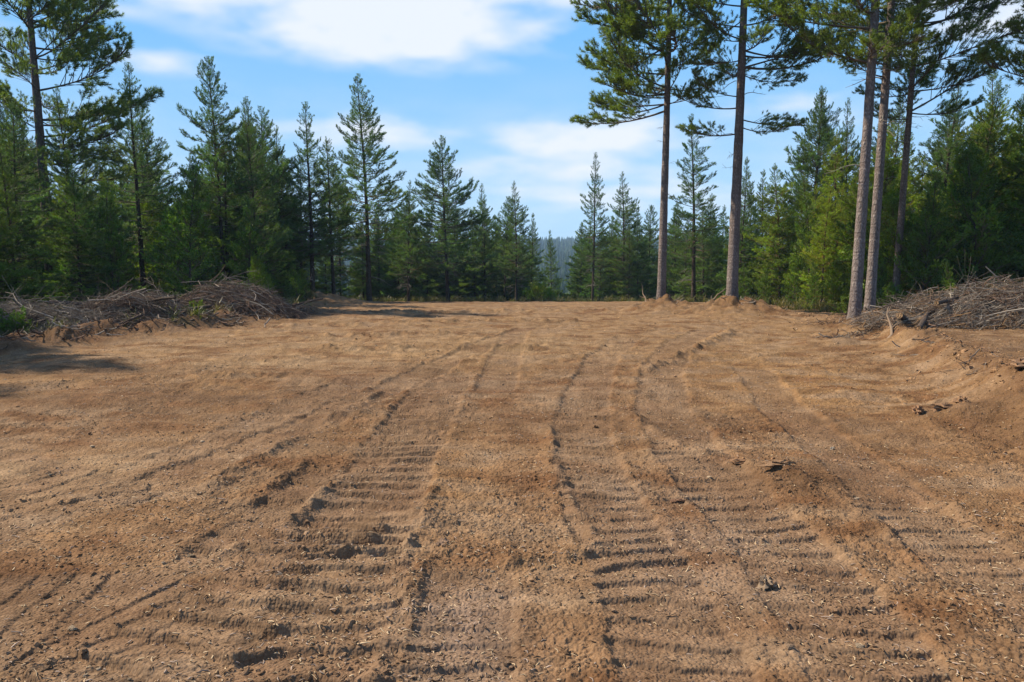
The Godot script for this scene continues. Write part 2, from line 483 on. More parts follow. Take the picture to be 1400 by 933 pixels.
# damp, crusted and greyish soil patches, with tree shadow painted in as wide dark bands: x, z, half-widths, colour, strength
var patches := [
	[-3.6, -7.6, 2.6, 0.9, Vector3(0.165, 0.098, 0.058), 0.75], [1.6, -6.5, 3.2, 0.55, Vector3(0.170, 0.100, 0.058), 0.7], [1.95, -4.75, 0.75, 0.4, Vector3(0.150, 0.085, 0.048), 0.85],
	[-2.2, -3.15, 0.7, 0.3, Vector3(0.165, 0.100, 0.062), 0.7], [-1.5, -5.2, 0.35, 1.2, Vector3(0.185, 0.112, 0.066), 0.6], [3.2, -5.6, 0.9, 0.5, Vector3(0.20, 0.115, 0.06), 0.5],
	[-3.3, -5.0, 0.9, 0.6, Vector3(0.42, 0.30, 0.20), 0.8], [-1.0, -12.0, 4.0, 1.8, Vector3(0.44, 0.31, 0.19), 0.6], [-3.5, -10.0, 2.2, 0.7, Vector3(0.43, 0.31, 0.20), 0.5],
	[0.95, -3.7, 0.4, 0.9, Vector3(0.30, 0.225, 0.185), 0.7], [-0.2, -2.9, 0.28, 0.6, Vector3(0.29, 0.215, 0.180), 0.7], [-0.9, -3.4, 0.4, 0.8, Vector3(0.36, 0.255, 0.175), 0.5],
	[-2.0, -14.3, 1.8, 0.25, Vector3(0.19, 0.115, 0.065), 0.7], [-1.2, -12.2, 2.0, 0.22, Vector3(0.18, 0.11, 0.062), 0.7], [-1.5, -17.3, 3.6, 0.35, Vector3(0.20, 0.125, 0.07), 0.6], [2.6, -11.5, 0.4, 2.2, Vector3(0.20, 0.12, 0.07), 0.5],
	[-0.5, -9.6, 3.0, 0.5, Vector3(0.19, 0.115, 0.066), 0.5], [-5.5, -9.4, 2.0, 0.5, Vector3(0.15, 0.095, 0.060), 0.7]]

func soil_color(x: float, z: float, r: float) -> Color:
	var c := Vector3(0.282, 0.182, 0.116)
	var m1 := n2.get_noise_2d(x * 0.35 + 12.0, z * 0.35)
	var m2 := n2.get_noise_2d(x * 0.9 + 50.0, z * 1.6)
	var ochre := clampf(0.15 + 1.1 * m1, 0.0, 1.0) * 0.6
	ochre = maxf(ochre, 0.75 * exp(-(pow((x - 3.4) / 1.6, 2.0) + pow((z + 8.8) / 3.2, 2.0))))
	ochre = maxf(ochre, 0.85 * exp(-(pow((x + 0.36) / 0.28, 2.0) + pow((z + 4.9) / 0.9, 2.0))))
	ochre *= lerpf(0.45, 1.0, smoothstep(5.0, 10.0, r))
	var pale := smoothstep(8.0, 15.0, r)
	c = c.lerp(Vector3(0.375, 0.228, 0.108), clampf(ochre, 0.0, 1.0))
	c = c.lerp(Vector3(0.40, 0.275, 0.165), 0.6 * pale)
	c = c.lerp(Vector3(0.340, 0.243, 0.172), clampf(m2 * 2.0, 0.0, 0.85))
	c = c.lerp(Vector3(0.205, 0.112, 0.062), clampf(-m2 * 2.0 - 0.12 - 0.5 * m1, 0.0, 0.8))
	c = c.lerp(Vector3(0.285, 0.203, 0.150), tmask * 0.55)
	if x > 2.5 and z > -20.0:
		var q := (x - poly_x(toe, z)) / 0.95
		if q > 0.5: c = c.lerp(Vector3(0.20, 0.125, 0.078), (1.0 - 0.5 * smoothstep(1.3, 2.0, q)) * smoothstep(0.7, 1.0, q) * (0.7 + 0.5 * n1.get_noise_2d(x * 1.3, z * 1.3)))
		if q > 0.0 and z > -7.4: c = c.lerp(Vector3(0.185, 0.115, 0.070), 0.75 * smoothstep(0.0, 0.4, q) * smoothstep(-7.4, -6.4, z))
	if x < -4.0 and z < -8.0 and z > -22.0:
		var q2 := absf(x - poly_x(windrow, z)) / 0.7
		c = c.lerp(Vector3(0.17, 0.10, 0.062), exp(-q2 * q2 * 0.6) * 0.95)
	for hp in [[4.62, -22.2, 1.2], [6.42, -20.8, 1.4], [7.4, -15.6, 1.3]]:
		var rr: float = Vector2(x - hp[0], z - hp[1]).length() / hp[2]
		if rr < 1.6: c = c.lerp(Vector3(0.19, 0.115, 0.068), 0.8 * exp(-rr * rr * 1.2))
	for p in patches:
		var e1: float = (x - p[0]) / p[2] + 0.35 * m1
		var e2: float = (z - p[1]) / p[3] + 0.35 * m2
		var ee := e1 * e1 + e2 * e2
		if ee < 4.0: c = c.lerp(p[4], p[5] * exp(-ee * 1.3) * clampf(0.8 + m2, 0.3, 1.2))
	var b := bare(x, z)
	if b < 1.0:
		var duff := Vector3(0.085, 0.060, 0.036).lerp(Vector3(0.055, 0.070, 0.022), clampf(0.5 + 1.3 * n2.get_noise_2d(x * 0.5, z * 0.5 + 70.0), 0.0, 1.0))
		c = duff.lerp(c, b)
	var v := 1.0 + 0.22 * n2.get_noise_2d(x * 4.0 + 3.0, z * 4.6)
	return Color(c.x * v * 1.05, c.y * v * 1.0, c.z * v * 0.90)

func make_ground() -> void:
	var radii := PackedFloat32Array()
	var r := 0.5
	while r < 2.0:
		radii.append(r); r *= 1.05
	while r < 6.0:
		radii.append(r); r *= 1.0030
	while r < 12.0:
		radii.append(r); r *= 1.0050
	while r < 46.0:
		radii.append(r); r *= 1.0075
	while r < 1500.0:
		radii.append(r); r *= 1.045
	var angles := PackedFloat32Array()
	var a := -180.0
	while a < 180.0:
		angles.append(a)
		if absf(a + 0.01) < 38.0: a += 0.125
		elif absf(a) < 48.0: a += 0.5
		else: a += 4.0
	angles.append(180.0)
	var nc := angles.size()
	var nr := radii.size()
	var v := PackedVector3Array()
	var col := PackedColorArray()
	v.resize(nc * nr); col.resize(nc * nr)
	var k := 0
	for i in nr:
		r = radii[i]
		for j in nc:
			var th := deg_to_rad(angles[j])
			var x := r * sin(th)
			var z := -r * cos(th)
			if absf(angles[j]) > 50.0 and r < 46.0:
				v[k] = Vector3(x, shape_h(x, z), z)
				tmask = 0.0
			else:
				v[k] = Vector3(x, full_h(x, z, r), z)
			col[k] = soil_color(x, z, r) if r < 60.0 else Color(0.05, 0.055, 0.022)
			k += 1
	var nor := PackedVector3Array()
	nor.resize(nc * nr)
	k = 0
	for i in nr:
		var i0 := maxi(i - 1, 0) * nc
		var i1 := mini(i + 1, nr - 1) * nc
		for j in nc:
			var j0 := maxi(j - 1, 0)
			var j1 := mini(j + 1, nc - 1)
			var n := (v[i * nc + j1] - v[i * nc + j0]).cross(v[i1 + j] - v[i0 + j])
			nor[k] = n.normalized() if n.y > 0.0 else -n.normalized()
			k += 1
	var idx := PackedInt32Array()
	idx.resize((nr - 1) * (nc - 1) * 6 + (nc - 1) * 3)
	var q := 0
	for i in nr - 1:
		for j in nc - 1:
			var p := i * nc + j
			idx[q] = p; idx[q + 1] = p + nc; idx[q + 2] = p + nc + 1
			idx[q + 3] = p; idx[q + 4] = p + nc + 1; idx[q + 5] = p + 1
			q += 6
	v.append(Vector3(0, land(0, 0), 0)); nor.append(Vector3.UP); col.append(soil_color(0, 0, 0))
	for j in nc - 1:
		idx[q] = nc * nr; idx[q + 1] = j; idx[q + 2] = j + 1
		q += 3
	var arr := []
	arr.resize(Mesh.ARRAY_MAX)
	arr[Mesh.ARRAY_VERTEX] = v
	arr[Mesh.ARRAY_NORMAL] = nor
	arr[Mesh.ARRAY_COLOR] = col
	arr[Mesh.ARRAY_INDEX] = idx
	var m := ArrayMesh.new()
	m.add_surface_from_arrays(Mesh.PRIMITIVE_TRIANGLES, arr)
	var o := part("ground", m, M.soil, self)
	tag(o, "bulldozed bare brown earth with cleat tracks, falling away to forest floor", "", "", "structure")

# ------------------------------------------------------------------ mesh helper

class Builder:
	var v := PackedVector3Array()
	var n := PackedVector3Array()
	var c := PackedColorArray()
	var idx := PackedInt32Array()

	func tri(a: Vector3, b: Vector3, d: Vector3, col: Color, tip: Color) -> void:
		var nn := (d - a).cross(b - a).normalized()
		var k := v.size()
		v.append(a); v.append(b); v.append(d)
		n.append(nn); n.append(nn); n.append(nn)
		c.append(col); c.append(col); c.append(tip)
		idx.append(k); idx.append(k + 1); idx.append(k + 2)

	func tube(pts: PackedVector3Array, radii: PackedFloat32Array, sides: int, col: Color, col2: Color) -> void:
		var start := v.size()
		var m := pts.size()
		for i in m:
			var f := (pts[mini(i + 1, m - 1)] - pts[maxi(i - 1, 0)]).normalized()
			var s := f.cross(Vector3.UP if absf(f.y) < 0.9 else Vector3.RIGHT).normalized()
			var u := s.cross(f)
			for j in sides:
				var a := TAU * j / sides
				var dir := s * cos(a) + u * sin(a)
				v.append(pts[i] + dir * radii[i])
				n.append(dir)
				c.append(col.lerp(col2, float(i) / (m - 1)))
		for i in m - 1:
			for j in sides:
				var p := start + i * sides + j
				var q := start + i * sides + (j + 1) % sides
				for w in [p, q, p + sides, q, q + sides, p + sides]:
					idx.append(w)
		var tip := v.size()
		v.append(pts[m - 1] + (pts[m - 1] - pts[m - 2]).normalized() * radii[m - 1])
		n.append((pts[m - 1] - pts[m - 2]).normalized())
		c.append(col2)
		for j in sides:
			idx.append(tip - sides + j); idx.append(tip - sides + (j + 1) % sides); idx.append(tip)

	func into(m: ArrayMesh, mat: Material) -> void:
		if v.is_empty(): return
		var arr := []
		arr.resize(Mesh.ARRAY_MAX)
		arr[Mesh.ARRAY_VERTEX] = v
		arr[Mesh.ARRAY_NORMAL] = n
		arr[Mesh.ARRAY_COLOR] = c
		arr[Mesh.ARRAY_INDEX] = idx
		m.add_surface_from_arrays(Mesh.PRIMITIVE_TRIANGLES, arr)
		m.surface_set_material(m.get_surface_count() - 1, mat)

# ------------------------------------------------------------------ boughs

var big_boughs := []     # pine, long needles, nominal length 2.6
var mid_boughs := []     # open conifer, nominal length 1.6
var thick_boughs := []   # young spruce, dense, nominal length 1.3
var leaf_boughs := []    # leafy sapling, nominal length 1.2

func rv(a: float, b: float) -> float:
	return rng.randf_range(a, b)

func needles_on(b: Builder, from: Vector3, to: Vector3, count: int, nl: float, nw: float, leafy: bool, base: Color, bald := 0.12) -> void:
	var ax := to - from
	var f := ax.normalized()
	var s := f.cross(Vector3.UP if absf(f.y) < 0.9 else Vector3.RIGHT).normalized()
	var u := s.cross(f)
	for i in count:
		var t := pow((i + rng.randf()) / count, 0.8)
		var p := from + ax * lerpf(bald, 1.0, t)
		var an := rng.randf() * TAU
		var rad := s * cos(an) + u * sin(an)
		var dir := (f * rv(0.35, 1.0) + rad * rv(0.5, 0.95)).normalized()
		if t > 0.93: dir = (f + rad * 0.35).normalized()
		var l := nl * rv(0.7, 1.15)
		var side := dir.cross(rad.cross(f) * rv(-1.0, 1.0) + rad * rv(-0.5, 0.5) + Vector3(0, 0.3, 0)).normalized() * nw * 0.5
		var g := rv(0.7, 1.3)
		var col := Color(base.r * g * rv(0.85, 1.2), base.g * g, base.b * g * rv(0.8, 1.2))
		if leafy:
			b.tri(p, p + dir * l * 0.5 + side, p + dir * l * 0.5 - side, col, col)
			b.tri(p + dir * l * 0.5 + side, p + dir * l, p + dir * l * 0.5 - side, col, col)
		else:
			b.tri(p - side, p + side, p + dir * l, col, col)

func make_bough(L: float, fingers: int, per: float, nl: float, nw: float, droop: float, rise: float, spread: float, base: Color, leafy := false, start := 0.22, up := 0.42, bald := 0.12) -> ArrayMesh:
	var wood := Builder.new()
	var green := Builder.new()
	var pts := PackedVector3Array()
	var rad := PackedFloat32Array()
	var ph := rng.randf() * TAU
	var seg := 7 if L > 2.0 else 5
	for i in seg + 1:
		var s := float(i) / seg
		pts.append(Vector3(L * s, L * (-droop * sin(s * PI * 0.75) + rise * s * s), L * 0.05 * sin(s * 4.0 + ph) * s))
		rad.append(lerpf(L * 0.0125, 0.004, s))
	var wc := Color(0.10, 0.080, 0.062)
	wood.tube(pts, rad, 4, wc, Color(0.12, 0.10, 0.07))
	for k in fingers:
		var s := lerpf(start, 0.99, pow((k + rv(0.1, 0.9)) / fingers, 0.9))
		var fi := s * seg
		var i0 := mini(int(fi), seg - 1)
		var p := pts[i0].lerp(pts[i0 + 1], fi - i0)
		var f := (pts[i0 + 1] - pts[i0]).normalized()
		var side := 1.0 if k % 2 == 0 else -1.0
		var ang := deg_to_rad(rv(28, 62)) * side * (1.0 - 0.35 * s)
		var dir := f.rotated(Vector3.UP, ang)
		dir = (dir + Vector3(0, rv(-0.2, up), 0)).normalized()
		var tl := L * spread * (0.9 - 0.62 * s) * rv(0.6, 1.15) + 0.10
		if k == fingers - 1:
			p = pts[seg - 1]; dir = f; tl = L * 0.22
		var bend := Vector3(0, tl * rv(0.05, 0.28), 0)
		var mid := p + dir * tl * 0.55
		var tip := p + dir * tl + bend
		wood.tube(PackedVector3Array([p, tip]), PackedFloat32Array([maxf(0.005, L * 0.005), 0.002]), 3, wc, wc)
		var cnt := int(per * tl)
		needles_on(green, p.lerp(mid, 0.5), tip, cnt, nl, nw, leafy, base, bald)
		# side shoots
		for e in (3 if bald > 0.3 else 2 if tl > 0.30 else 1):
			var q := p.lerp(tip, rv(0.4, 0.85))
			var d2 := (dir.rotated(Vector3.UP, deg_to_rad(rv(25, 55)) * (1.0 if e % 2 == 0 else -1.0)) + Vector3(0, rv(-0.1, 0.5), 0)).normalized()
			var l2 := tl * rv(0.28, 0.5)
			needles_on(green, q, q + d2 * l2, int(per * l2 * 1.1), nl, nw, leafy, base, bald)
	var m := ArrayMesh.new()
	wood.into(m, M.wood)
	green.into(m, M.leaf if leafy else M.needle)
	return m

func make_bough_library() -> void:
	var pine := Color(0.150, 0.200, 0.050)
	var fir := Color(0.092, 0.148, 0.054)
	var spruce := Color(0.105, 0.168, 0.042)
	for i in 5: big_boughs.append(make_bough(2.6, 36, 110, 0.105, 0.014, rv(-0.02, 0.12), rv(0.04, 0.24), 0.40, pine, false, 0.22, 0.75, 0.5))
	for i in 5: mid_boughs.append(make_bough(1.6, 14, 66, 0.10, 0.021, rv(0.02, 0.10), rv(0.06, 0.24), 0.36, fir, false, 0.22))
	for i in 4: thick_boughs.append(make_bough(1.3, 14, 72, 0.085, 0.024, rv(0.05, 0.16), rv(0.02, 0.14), 0.42, spruce, false, 0.12))
	for i in 3: leaf_boughs.append(make_bough(1.2, 13, 34, 0.085, 0.050, rv(-0.05, 0.08), rv(0.05, 0.2), 0.45, Color(0.095, 0.16, 0.03), true, 0.15))

func bough_at(p: Vector3, az: float, elev: float, size: float, roll := 0.0) -> Transform3D:
	var x := Vector3(cos(az) * cos(elev), sin(elev), sin(az) * cos(elev))
	var z := x.cross(Vector3.UP).normalized()
	var y := z.cross(x)
	var b := Basis(x, y, z)
	b = b.rotated(x, roll)
	return Transform3D(b.scaled_local(Vector3.ONE * size), p)

# many placed boughs joined into one mesh
func merged(set: Array, where: Array, tint: Array) -> ArrayMesh:
	var m := ArrayMesh.new()
	for s in (set[0] as ArrayMesh).get_surface_count():
		var v := PackedVector3Array()
		var n := PackedVector3Array()
		var c := PackedColorArray()
		var idx := PackedInt32Array()
		for i in set.size():
			var a: Array = set[i].surface_get_arrays(s)
			var av: PackedVector3Array = a[Mesh.ARRAY_VERTEX]
			var an: PackedVector3Array = a[Mesh.ARRAY_NORMAL]
			var ac: PackedColorArray = a[Mesh.ARRAY_COLOR]
			var ai: PackedInt32Array = a[Mesh.ARRAY_INDEX]
			# a few shades of each, shared by all its places
			var shades := []
			var keys := []
			for k in where[i].size():
				var tr: Transform3D = where[i][k]
				var tn: Color = tint[i][k]
				var key := int(tn.g * 5.0) * 10 + int(tn.r / tn.g * 5.0)
				var at := keys.find(key)
				if at < 0:
					at = keys.size()
					keys.append(key)
					var cc := ac.duplicate()
					for q in cc.size(): cc[q] = Color(cc[q].r * tn.r, cc[q].g * tn.g, cc[q].b * tn.b)
					shades.append(cc)
				var first := v.size()
				v.append_array(tr * av)
				n.append_array(Transform3D(tr.basis.orthonormalized(), Vector3.ZERO) * an)
				c.append_array(shades[at])
				var ii := ai.duplicate()
				for q in ii.size(): ii[q] += first
				idx.append_array(ii)
		var arr := []
		arr.resize(Mesh.ARRAY_MAX)
		arr[Mesh.ARRAY_VERTEX] = v; arr[Mesh.ARRAY_NORMAL] = n; arr[Mesh.ARRAY_COLOR] = c; arr[Mesh.ARRAY_INDEX] = idx
		m.add_surface_from_arrays(Mesh.PRIMITIVE_TRIANGLES, arr)
		m.surface_set_material(s, (set[0] as ArrayMesh).surface_get_material(s))
	return m

# ------------------------------------------------------------------ trunks and trees

func trunk_mesh(h: float, r0: float, r1: float, sides: int, rings: int, bend: Vector2, knobble: float, col: Color, col2: Color, flare := 0.25) -> ArrayMesh:
	var v := PackedVector3Array()
	var nor := PackedVector3Array()
	var c := PackedColorArray()
	var idx := PackedInt32Array()
	var seed_at := rng.randf() * 100.0
	for i in rings + 1:
		var t := float(i) / rings
		t = t * t * 0.35 + t * 0.65
		var y := h * t - 0.15
		var off := trunk_bend(bend, t)
		var rr := lerpf(r0, r1, pow(t, 0.85)) + r0 * flare * exp(-(y + 0.1) / 0.28)
		for j in sides:
			var a := TAU * j / sides
			var bump := 1.0 + knobble * n1.get_noise_3d(cos(a) * 2.6 + seed_at, y * 2.2, sin(a) * 2.6) + knobble * 0.7 * n1.get_noise_3d(cos(a) * 6.0 + seed_at, y * 5.0, sin(a) * 6.0) + flare * 0.5 * exp(-(y + 0.1) / 0.25) * sin(a * 5.0 + seed_at)
			v.append(Vector3(off.x + cos(a) * rr * bump, y, off.y + sin(a) * rr * bump))
			nor.append(Vector3(cos(a), 0.02, sin(a)))
			var g := 1.0 + 0.25 * n1.get_noise_3d(cos(a) * 1.5 + seed_at, y * 0.9, sin(a) * 1.5)
			var cc := col.lerp(col2, t)
			c.append(Color(cc.r * g, cc.g * g, cc.b * g))
	for i in rings:
		for j in sides:
			var p := i * sides + j
			var q := i * sides + (j + 1) % sides
			for w in [p, q, p + sides, q, q + sides, p + sides]:
				idx.append(w)
	var arr := []
	arr.resize(Mesh.ARRAY_MAX)
	arr[Mesh.ARRAY_VERTEX] = v; arr[Mesh.ARRAY_NORMAL] = nor; arr[Mesh.ARRAY_COLOR] = c; arr[Mesh.ARRAY_INDEX] = idx
	var m := ArrayMesh.new()
	m.add_surface_from_arrays(Mesh.PRIMITIVE_TRIANGLES, arr)
	return m

func trunk_bend(bend: Vector2, t: float) -> Vector2:
	return bend * (t * t) + Vector2(sin(t * 5.0 + bend.x * 9.0), sin(t * 6.3 + bend.y * 7.0)) * 0.035 * t

func dead_twig(L: float) -> ArrayMesh:
	var b := Builder.new()
	var pts := PackedVector3Array()
	var rad := PackedFloat32Array()
	for i in 5:
		var s := i / 4.0
		pts.append(Vector3(L * s, L * (rv(-0.06, 0.06) - 0.12 * s * s), L * rv(-0.07, 0.07) * s))
		rad.append(lerpf(L * 0.018, 0.004, s))
	b.tube(pts, rad, 4, Color(0.16, 0.14, 0.12), Color(0.20, 0.18, 0.16))
	for k in 4:
		var s := rv(0.35, 0.9)
		var p := pts[int(s * 4)]
		var d := Vector3(rv(0.4, 1.0), rv(-0.5, 0.5), rv(-0.9, 0.9)).normalized() * L * rv(0.12, 0.35)
		b.tube(PackedVector3Array([p, p + d * 0.6 + Vector3(0, -0.01, 0), p + d]), PackedFloat32Array([0.006, 0.005, 0.003]), 3, Color(0.17, 0.15, 0.13), Color(0.2, 0.18, 0.16))
	var m := ArrayMesh.new()
	b.into(m, M.wood)
	return m

# A conifer as trunk, dead twigs and crown. form: h, r, clear (share of bare trunk), w (half-width of the crown), step (between whorls), low and top (lift of the boughs in degrees),
# shape (how fast the crown narrows), many (boughs per whorl), set (which boughs), nominal (their length)
func make_tree(stem: String, f: Dictionary) -> Node3D:
	var t := Node3D.new()
	t.name = numbered(stem)
	t.set_meta("stem", stem)
	t.set_meta("category", f.get("category", "tree"))
	var bend: Vector2 = Vector2(rv(-0.25, 0.25), rv(-0.25, 0.25)) * f.get("lean", 1.0)
	var bc: Color = f.get("bark", Color(0.13, 0.105, 0.085))
	part("trunk", trunk_mesh(f.h, f.r, 0.012, 9, 22, bend, 0.06, bc, bc * 0.85, 0.15), M.bark, t)
	var nset: int = f.set.size()
	var where := []
	var tint := []
	for i in nset:
		where.append([]); tint.append([])
	var y: float = f.h * f.clear
	var y0 := y
	var tone: Color = f.get("tone", Color.WHITE)
	while y < f.h * 0.985:
		var u: float = (y - y0) / (f.h - y0)
		var reach: float = f.w * (pow(1.0 - u, f.shape) * smoothstep(-0.25, 0.16, u) + 0.05)
		var nb: int = maxi(3, int(f.many * rv(0.75, 1.25)))
		var a0 := rng.randf() * TAU
		for k in nb:
			if rng.randf() < f.get("miss", 0.08): continue
			var yy := clampf(y + rv(-0.45, 0.45) * f.step, 0.1, f.h * 0.99)
			var off := trunk_bend(bend, yy / f.h)
			var len := reach * rv(0.55, 1.2)
			if rng.randf() < 0.08: len *= 1.3
			var i := rng.randi() % nset
			var el := deg_to_rad(lerpf(f.low, f.top, pow(u, 1.3)) + rv(-9, 9))
			where[i].append(bough_at(Vector3(off.x, yy, off.y), a0 + TAU * k / nb + rv(-0.35, 0.35), el, clampf(len / f.nominal, 0.16, 1.5), rv(-0.5, 0.5)))
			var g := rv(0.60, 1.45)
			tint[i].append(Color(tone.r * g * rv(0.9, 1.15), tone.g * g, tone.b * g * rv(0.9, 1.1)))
		y += f.step * rv(0.75, 1.25) * lerpf(1.0, 0.6, u)
	# leading shoot
	where[0].append(bough_at(Vector3(bend.x, f.h * 0.965, bend.y), 0.0, deg_to_rad(84), 0.30 * f.get("lead", 1.0)))
	tint[0].append(tone)
	part("crown", merged(f.set, where, tint), null, t)
	if f.get("dead", 0) > 0:
		var dw := []
		var dt := []
		for k in f.dead:
			var yy: float = rv(0.12, f.clear + 0.1) * f.h
			var off := trunk_bend(bend, yy / f.h)
			dw.append(bough_at(Vector3(off.x, yy, off.y), rng.randf() * TAU, deg_to_rad(rv(-25, 10)), rv(0.5, 1.2) * f.get("dead_size", 1.0), rv(-1, 1)))
			dt.append(Color.WHITE * rv(0.7, 1.2))
		part("dead_twigs", merged([M.dead], [dw], [dt]), null, t)
	return t

# ------------------------------------------------------------------ the tall pines left standing

func make_big_pine(label: String, at: Vector2, f: Dictionary) -> void:
	var y := shape_h(at.x, at.y) - 0.02
	var t := thing("pine_tree", label, "pine tree", Vector3(at.x, y, at.y), 0.0, "tall pines left standing on the plot")
	rng.seed = f.seed
	var bend: Vector2 = f.get("bend", Vector2.ZERO)
	part("trunk", trunk_mesh(f.h, f.r, 0.03, 22, 90, bend, 0.055, f.bark, Color(0.33, 0.265, 0.225), 0.28), M.bark, t)
	for k in f.get("stubs", 6):
		var yy: float = f.clear * rv(0.55, 1.0)
		var off := trunk_bend(bend, yy / f.h)
		var d := part("dead_branch", M.dead_set[rng.randi() % 3], null, t)
		d.transform = bough_at(Vector3(off.x, yy, off.y), rng.randf() * TAU, deg_to_rad(rv(-20, 15)), rv(0.35, 0.9), rv(-1, 1))
	var yy: float = f.clear
	while yy < f.h:
		var u: float = (yy - f.clear) / (f.h - f.clear)
		var nb: int = f.many
		var a0 := rng.randf() * TAU
		for k in nb:
			if rng.randf() < 0.12: continue
			var az := a0 + TAU * k / nb + rv(-0.4, 0.4)
			var side: float = 1.0 + f.get("pull", 0.0) * cos(az - f.get("toward", 0.0))
			var len: float = f.w * side * (0.55 + 0.6 * sin(PI * clampf(0.18 + 0.85 * u, 0.0, 1.0))) * rv(0.65, 1.15)
			var off := trunk_bend(bend, yy / f.h)
			var el := deg_to_rad(lerpf(f.low, 55.0, pow(u, 1.6)) + rv(-20, 24))
			var b := part("bough", big_boughs[rng.randi() % big_boughs.size()], null, t)
			b.transform = bough_at(Vector3(off.x, yy + rv(-0.2, 0.2), off.y), az, el, clampf(len / 2.6, 0.2, 1.35), rv(-0.9, 0.9))
		yy += f.step * rv(0.7, 1.3)
	for e in f.get("extra", []):
		# height, azimuth (degrees, 0 to the right, 90 towards the camera), lift, length
		var off := trunk_bend(bend, e[0] / f.h)
		var b := part("bough", big_boughs[rng.randi() % big_boughs.size()], null, t)
		b.transform = bough_at(Vector3(off.x, e[0], off.y), deg_to_rad(e[1]), deg_to_rad(e[2]), e[3] / 2.6, rv(-0.3, 0.3))

func make_big_pines() -> void:
	M.dead = dead_twig(0.9)
	M.dead_set = [dead_twig(0.8), dead_twig(1.1), dead_twig(0.6)]
	var gray := Color(0.36, 0.315, 0.30)
	make_big_pine("slimmer of the two lone tall pines, rising from a small earth mound", Vector2(4.62, -22.6),
		{"seed": 101, "h": 15.5, "r": 0.142, "clear": 6.0, "w": 2.3, "many": 5, "step": 0.42, "low": 2.0, "bark": gray, "stubs": 5, "pull": 0.35, "toward": PI,
		"extra": [[5.8, 190.0, -12.0, 2.6], [6.3, 150.0, -8.0, 2.4], [6.0, 215.0, -5.0, 2.2]]})
	make_big_pine("thicker tall pine beside the slim lone one, low boughs hanging to its right", Vector2(6.38, -21.2),
		{"seed": 202, "h": 16.5, "r": 0.172, "clear": 6.6, "w": 2.4, "many": 5, "step": 0.46, "low": 0.0, "bark": gray, "stubs": 6, "pull": 0.25, "toward": 0.0,
		"extra": [[5.2, 15.0, -22.0, 1.6], [4.8, 170.0, -4.0, 1.7], [5.5, 200.0, 5.0, 1.8], [5.0, 40.0, -16.0, 1.4], [6.6, 5.0, 2.0, 2.9], [6.9, -10.0, 4.0, 2.6], [5.8, 165.0, 10.0, 1.5]]})
	make_big_pine("front trunk of the three tall pines standing close together by the right brush pile", Vector2(7.25, -15.4),
		{"seed": 303, "h": 15.5, "r": 0.122, "clear": 5.2, "w": 1.6, "many": 5, "step": 0.50, "low": 8.0, "bark": gray, "stubs": 6, "pull": 0.35, "toward": PI, "bend": Vector2(0.1, 0.0)})
	make_big_pine("middle trunk of the three tall pines standing close together by the right brush pile", Vector2(7.95, -16.2),
		{"seed": 404, "h": 16.5, "r": 0.112, "clear": 5.3, "w": 1.5, "many": 5, "step": 0.54, "low": 8.0, "bark": gray, "stubs": 7, "bend": Vector2(0.25, 0.1)})
	make_big_pine("slimmest and rearmost of the three tall pines, trunk rising behind the right brush pile", Vector2(10.6, -20.2),
		{"seed": 505, "h": 15.0, "r": 0.105, "clear": 5.4, "w": 2.1, "many": 5, "step": 0.46, "low": 4.0, "bark": Color(0.33, 0.27, 0.23), "stubs": 8, "pull": 0.35, "toward": 0.0, "bend": Vector2(0.3, 0.0)})
	make_big_pine("pale green pine at the right border, boughs reaching over the brush pile", Vector2(11.6, -14.2),
		{"seed": 606, "h": 11.0, "r": 0.15, "clear": 2.6, "w": 2.1, "many": 4, "step": 0.46, "low": 12.0, "bark": gray, "stubs": 3})
	make_big_pine("tall dark pine at the left behind the low debris, long upswept boughs reaching right", Vector2(-15.2, -24.2),
		{"seed": 707, "h": 15.0, "r": 0.20, "clear": 4.6, "w": 2.1, "many": 4, "step": 0.46, "low": -2.0, "bark": Color(0.20, 0.165, 0.15), "stubs": 14, "pull": 0.3, "toward": 0.2,
		"extra": [[8.0, 20.0, 16.0, 3.2], [7.0, 10.0, 12.0, 3.3], [6.1, -10.0, 8.0, 3.5], [8.9, 0.0, 24.0, 3.0], [5.4, 15.0, -4.0, 3.0]]})

# ------------------------------------------------------------------ the forest round the plot

